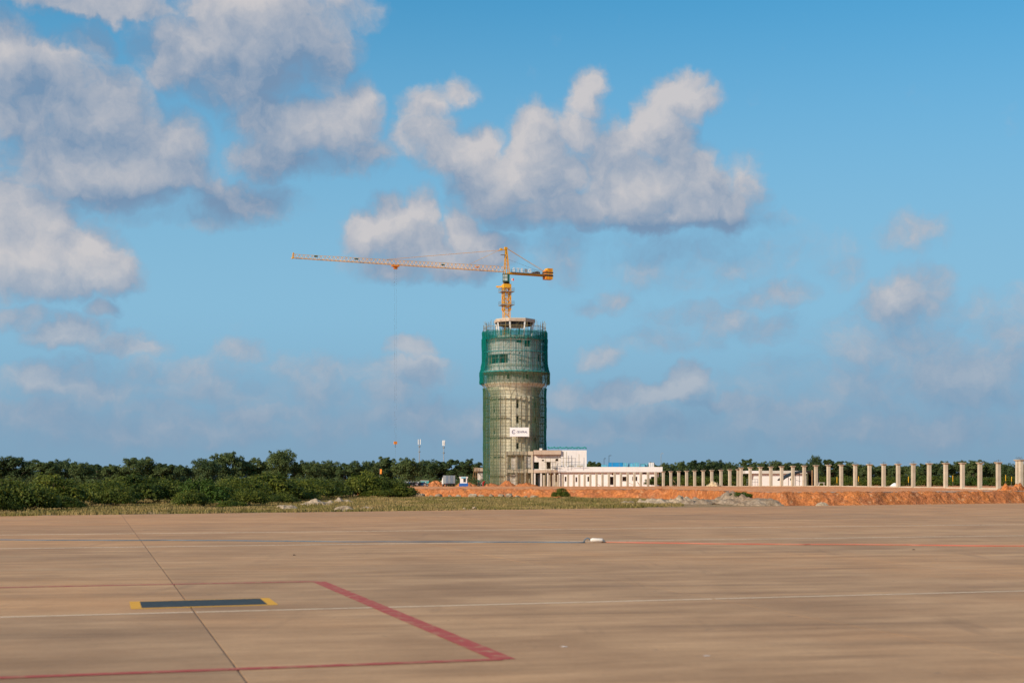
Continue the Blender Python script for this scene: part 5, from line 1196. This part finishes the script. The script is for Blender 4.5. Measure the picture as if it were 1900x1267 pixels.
def person(name, joints, bones, mats, loc, rz, label, hat=None, head=None, face_z=None):
    me = bpy.data.meshes.new('body'); me.from_pydata([q[:3] for q in joints], bones, []); o = link('body', me)
    sk = o.modifiers.new('skin', 'SKIN'); o.modifiers.new('sub', 'SUBSURF').levels = 1
    for v, q in zip(me.skin_vertices[0].data if me.skin_vertices else [], joints): v.radius = (q[3], q[3])
    if not me.skin_vertices:
        pass
    me.skin_vertices[0].data[0].use_root = True
    dg = bpy.context.evaluated_depsgraph_get(); m2 = bpy.data.meshes.new_from_object(o.evaluated_get(dg)); bpy.data.objects.remove(o)
    m2.materials.clear()
    for q in mats: m2.materials.append(M[q])
    for p in m2.polygons:
        z = p.center.z; c = p.center
        j = min(range(len(joints)), key=lambda q: (Vector(joints[q][:3]) - c).length - joints[q][3]); p.material_index = joints[j][4]; p.use_smooth = True
    root = empty(name, loc, rz, label=label, cat='person'); link('body', m2, root)
    head_parts(root, Vector(joints[4][:3]) + Vector((0,0,.02)), hat or 0.0, head)
    return root
def hand(base, dirv, side, mi, js, bs, parent):
    """palm with four fingers and a thumb, as short chains"""
    b0 = Vector(base); d = Vector(dirv).normalized(); sdv = Vector(side).normalized(); i0 = len(js); js.append((*(b0+d*.06), .032, mi)); bs.append((parent, i0))
    for k, (off, ln) in enumerate(((-.028,.085),(-.009,.095),(.010,.09),(.028,.07))):
        i1 = len(js); js.append((*(b0+d*.10+sdv*off), .011, mi)); js.append((*(b0+d*(.10+ln*.6)+sdv*off+Vector((0,-.012,0))), .009, mi)); bs.append((i0,i1)); bs.append((i1,i1+1))
    i1 = len(js); js.append((*(b0+d*.07+sdv*-.06), .011, mi)); bs.append((i0,i1))
def stand_figure(shirt, trousers, lean=0.0):
    js = [(0,0,.93,.135,1),(0,0,1.15,.125,0),(0,0,1.36,.145,0),(0,-.01,1.50,.052,2),(0,-.02,1.62,.088,2),(0,-.01,1.70,.082,2),
          (-.10,0,.86,.10,1),(-.13,-.04,.48,.070,1),(-.14,.03,.10,.050,1),(-.15,-.12,.045,.042,3),(.10,0,.86,.10,1),(.14,.03,.48,.070,1),(.14,.06,.10,.050,1),(.15,-.09,.045,.042,3),
          (-.21,0,1.38,.062,0),(-.31,-.05,1.12,.050,0),(-.33,-.22,.93,.034,2),(.21,0,1.38,.062,0),(.32,-.02,1.12,.050,0),(.36,-.14,.92,.034,2)]
    bs = [(0,1),(1,2),(2,3),(3,4),(4,5),(0,6),(6,7),(7,8),(8,9),(0,10),(10,11),(11,12),(12,13),(2,14),(14,15),(15,16),(2,17),(17,18),(18,19)]
    hand(js[16][:3], (.05,-.4,-.7), (1,0,0), 2, js, bs, 16); hand(js[19][:3], (0,-.3,-.8), (1,0,0), 2, js, bs, 19)
    ca, sa = math.cos(lean), math.sin(lean); low = set((0,6,7,8,9,10,11,12,13)); out = []
    for i, (x, y, z, r, m) in enumerate(js):                                # bend at the hips
        if i not in low: y, z = y*ca - (z-.95)*sa, .95 + (z-.95)*ca + y*sa
        out.append((x, y, z, r, m))
    return out, bs
def head_parts(root, c, lean, hat):
    h = empty('head_details', c); h.rotation_euler = (lean, 0, 0); h.parent = root
    b = MB(); b.frustum((0,0),.012,.004,-.005,.03,6); n_ = b.build('nose', M['skin'], h); n_.location = (0,-.115,-.02); n_.rotation_euler = (R(70),0,0)
    for sx in (-.036,.036): MB().frustum((0,0),.011,.008,0,.012,8).build('eye', M['rubber'], h, False, (sx,-.094,.015))
    MB().box(-.028,.028,-.094,-.082,-.062,-.052).build('mouth', M['red_cloth'], h)
    for sx in (-.098,.098): MB().obox((sx,0,-.005),(.012,0,0),(0,.02,0),(0,0,.03)).build('ear', M['skin'], h)
    if hat: b = MB(); b.frustum((0,0),.135,.125,.05,.11,16); b.frustum((0,0),.125,.06,.111,.18,16); b.frustum((0,-.03),.17,.15,.03,.05,16); b.build('helmet', M['hat'], h)
    else: b = MB(); b.frustum((0,.012),.106,.104,.0,.06,16); b.frustum((0,.012),.104,.05,.061,.125,16); b.build('hair', M['rubber'], h)
pd = 330.0
def pz0(px): return float(plat_z(np.array([gx(px,pd)]), np.array([pd]))[0])
js, bs = stand_figure(0, 1, .15); person('person', js, bs, ['green_cloth','dark_cloth','skin','rubber'], (gx(888.6,pd), pd, pz0(888.6)), R(-40), 'person in dark green clothes and white helmet working beside the tower', .15, True)
js, bs = stand_figure(0, 1, .95); person('person', js, bs, ['red_cloth','red_cloth','skin','rubber'], (gx(896.5,pd), pd, pz0(896.5)), R(50), 'person in bright red clothes bending forward beside the green one', .95, False)

# telecom masts beyond the trees
def mast(px, ytop, d, label, npan):
    zt_ = gz(ytop, d); m = empty('antenna_mast', (gx(px,d), d, 0), label=label, cat='mast'); MB().tube([(0,0,0),(0,0,zt_*.6),(0,0,zt_)], [.24,.20,.14], 10).build('pole', M['grey_panel'], m)
    for k in range(npan):
        a = k*2*math.pi/npan + .3; x, y = .55*math.cos(a), .55*math.sin(a)
        MB().box(x-.15,x+.15,y-.10,y+.10,zt_-2.4,zt_+.2).build('antenna', M['hat'], m); MB().bar((0,0,zt_-1.3),(x,y,zt_-1.3),.10).build('bracket', M['steel'], m)
    for z in (zt_-3.6, zt_-6.2): MB().frustum((0,0),.55,.55,z,z+.5,12).build('equipment_ring', M['steel'], m)
mast(778, 815.5, 700, 'slim telecom mast with two white antennas, left of the pair', 2); mast(823.3, 817.5, 700, 'telecom mast with a ring of white antennas, right of the pair', 4)
def pole_lamp(px, ytop, d, label, arm):
    zt_ = gz(ytop, d); m = empty('lamp_pole', (gx(px,d), d, .8), label=label, cat='lamp pole'); MB().tube([(0,0,-.5),(0,0,zt_-.8)], [.09,.06], 8).build('pole', M['steel'], m)
    MB().bar((0,0,zt_-.85),(arm,0,zt_-.8),.07).build('arm', M['steel'], m); MB().box(arm-.3,arm+.35,-.14,.14,zt_-.86,zt_-.70).build('lamp_head', M['grey_panel'], m)
pole_lamp(1226.5,841,440,'thin lamp pole standing behind the right end of the white wing',.4); pole_lamp(1120.8,850.5,440,'short lamp pole behind the left end of the blue stacks',.3); pole_lamp(1130,845,450,'pale thin lamp pole behind the deep blue tank',.4)
# yellow marker posts behind the columns
for i, (px, y0, y1) in enumerate([(1553,885,896),(1593,883.5,893),(1685.7,884,895),(1768,882,893),(1866,881,892),(1877,884,893)]):
    d = 296.0; m = empty('marker_post', (gx(px,d), d, 1.5), label='yellow topped marker post behind the columns, %s from the left' % ORD(i+1), cat='post', group='yellow marker posts')
    MB().tube([(0,0,-.3),(0,0,gz(y0,d)-1.5)],.05,7).build('pole', M['tube'], m); MB().tube([(0,0,gz(y1,d)-1.5),(0,0,gz(y0,d)-1.48)],.07,8).build('sleeve', M['yellow_post'], m)
of = empty('orange_flag', (gx(704.5,268), 268, 0), label='orange flag on a thin pole above the left bushes', cat='flag'); MB().tube([(0,0,-.1),(0,0,gz(869,268))],.03,6).build('pole', M['steel'], of)
b = MB(); zt_ = gz(870,268); zb_ = gz(879,268); b.v = [(x, .05*math.sin(x*12+k), z) for k, z in enumerate((zt_, (zt_+zb_)/2, zb_)) for x in (.03,.15,.28,.40)]; b.f = [(4*j+i,4*j+i+1,4*j+5+i,4*j+4+i) for j in range(2) for i in range(3)]; b.mi = [0]*6; fl_ = b.build('cloth', M['orange'], of); fl_.modifiers.new('thick','SOLIDIFY').thickness = .02
tb = empty('trestle', (gx(1524,270), 270, float(plat_z(np.array([gx(1524,270)]), np.array([270.]))[0])), label='pale trestle table standing right of the black canopy', cat='trestle')
MB().box(-.65,.65,-.3,.3,.66,.74).build('top', M['dirty_white'], tb)
for sx in (-.5,.5):
    for sy in (-.22,.22): MB().bar((sx*1.15,sy,-.05),(sx*.8,sy,.66),.07).build('leg', M['dirty_white'], tb)
pk = MB(); pk.tube([(0,0,-.1),(.02,0,gz(923,185.5))],.05,6); pk = pk.build('survey_stake', M['bark']); pk.location = (gx(1334.5,185.5),185.5,0); tag(pk, 'thin dark stake standing before the grey spoil mound', 'stake')
for i, (p0, y0, p1, y1) in enumerate([(1249,890.5,1256.5,901),(1108,897,1114,901.5),(1167,895.5,1174,899),(1183,894,1187,901)]):
    d = cd_of(p0)+3; o = MB().bar((gx(p0,d),d,gz(y0,d)),(gx(p1,d),d-.6,gz(y1,d)),.14,.07).build('timber_plank', M['wood']); tag(o, ['loose timber plank leaning on a free column right of the wing','short loose plank between columns near the wing middle','loose plank leaning near the wing window','loose plank at the blank panel of the wing'][i], 'plank', 'loose planks among the columns')

# hoses and coupling on the apron
def hose(pts, r, name, mat, label):
    P_ = [(*gp(px,y), r*.8) for px, y in pts]; Q = []
    for i in range(len(P_)-1):
        for k in range(24): 
            t = k/24; a, c = Vector(P_[i]), Vector(P_[i+1]); q = a.lerp(c, t); q.y += .22*math.sin(q.x*.35+i) + .08*math.sin(q.x*1.7); Q.append(q)
    Q.append(Vector(P_[-1])); b = MB(); b.tube(Q, r, 7); return tag(b.build(name, mat, None, True), label, 'hose')
hose([(-90,1001.5),(300,1003),(700,1005.5),(1086,1007)], .030, 'water_hose', M['hose_blue'], 'thin blue hose lying across the apron from the left')
hose([(1117,1006.8),(1300,1009),(1500,1010.5),(1700,1012),(1990,1014)], .034, 'water_hose', M['hose_red'], 'thin red hose lying across the apron to the right')
cp = gp(1107,1006.5); cpl = empty('hose_coupling', (cp[0], cp[1], 0), label='white hose coupling between the blue and the red hose', cat='coupling')
b = MB(); b.tube([(-.30,0,.12),(-.2,0,.13),(.05,0,.13),(.25,0,.12),(.32,0,.10)],[.05,.10,.085,.095,.05],9); b.build('body', M['fitting'], cpl, True)
b = MB(); b.tube([(-.62,0,.04),(-.55,0,.16),(-.45,0,.23),(-.36,0,.20),(-.30,0,.12)],.03,8); b.build('bent_hose', M['hose_blue'], cpl, True); MB().tube([(.30,0,.10),(.38,.02,.05)],.05,8).build('clamp', M['steel'], cpl)
# scraps on the paving
for i, (px, y, lab, mt) in enumerate([(1311,1217,'small pale scrap of plastic on the near apron','banner'),(1047,1200,'pale paper scrap on the apron right of the red line','banner'),(1695,1020,'small dark clod on the apron below the red hose','bark'),(546,1030,'dark clod on the apron left of the red corner','bark')]):
    x, y_ = gp(px,y); q = link('litter', rmesh[i % 6].copy()); q.data.materials.clear(); q.data.materials.append(M[mt]); q.location = (x,y_,.012); q.scale = (.045,.03,.006) if mt == 'banner' else (.05,.04,.05); tag(q, lab, 'litter')
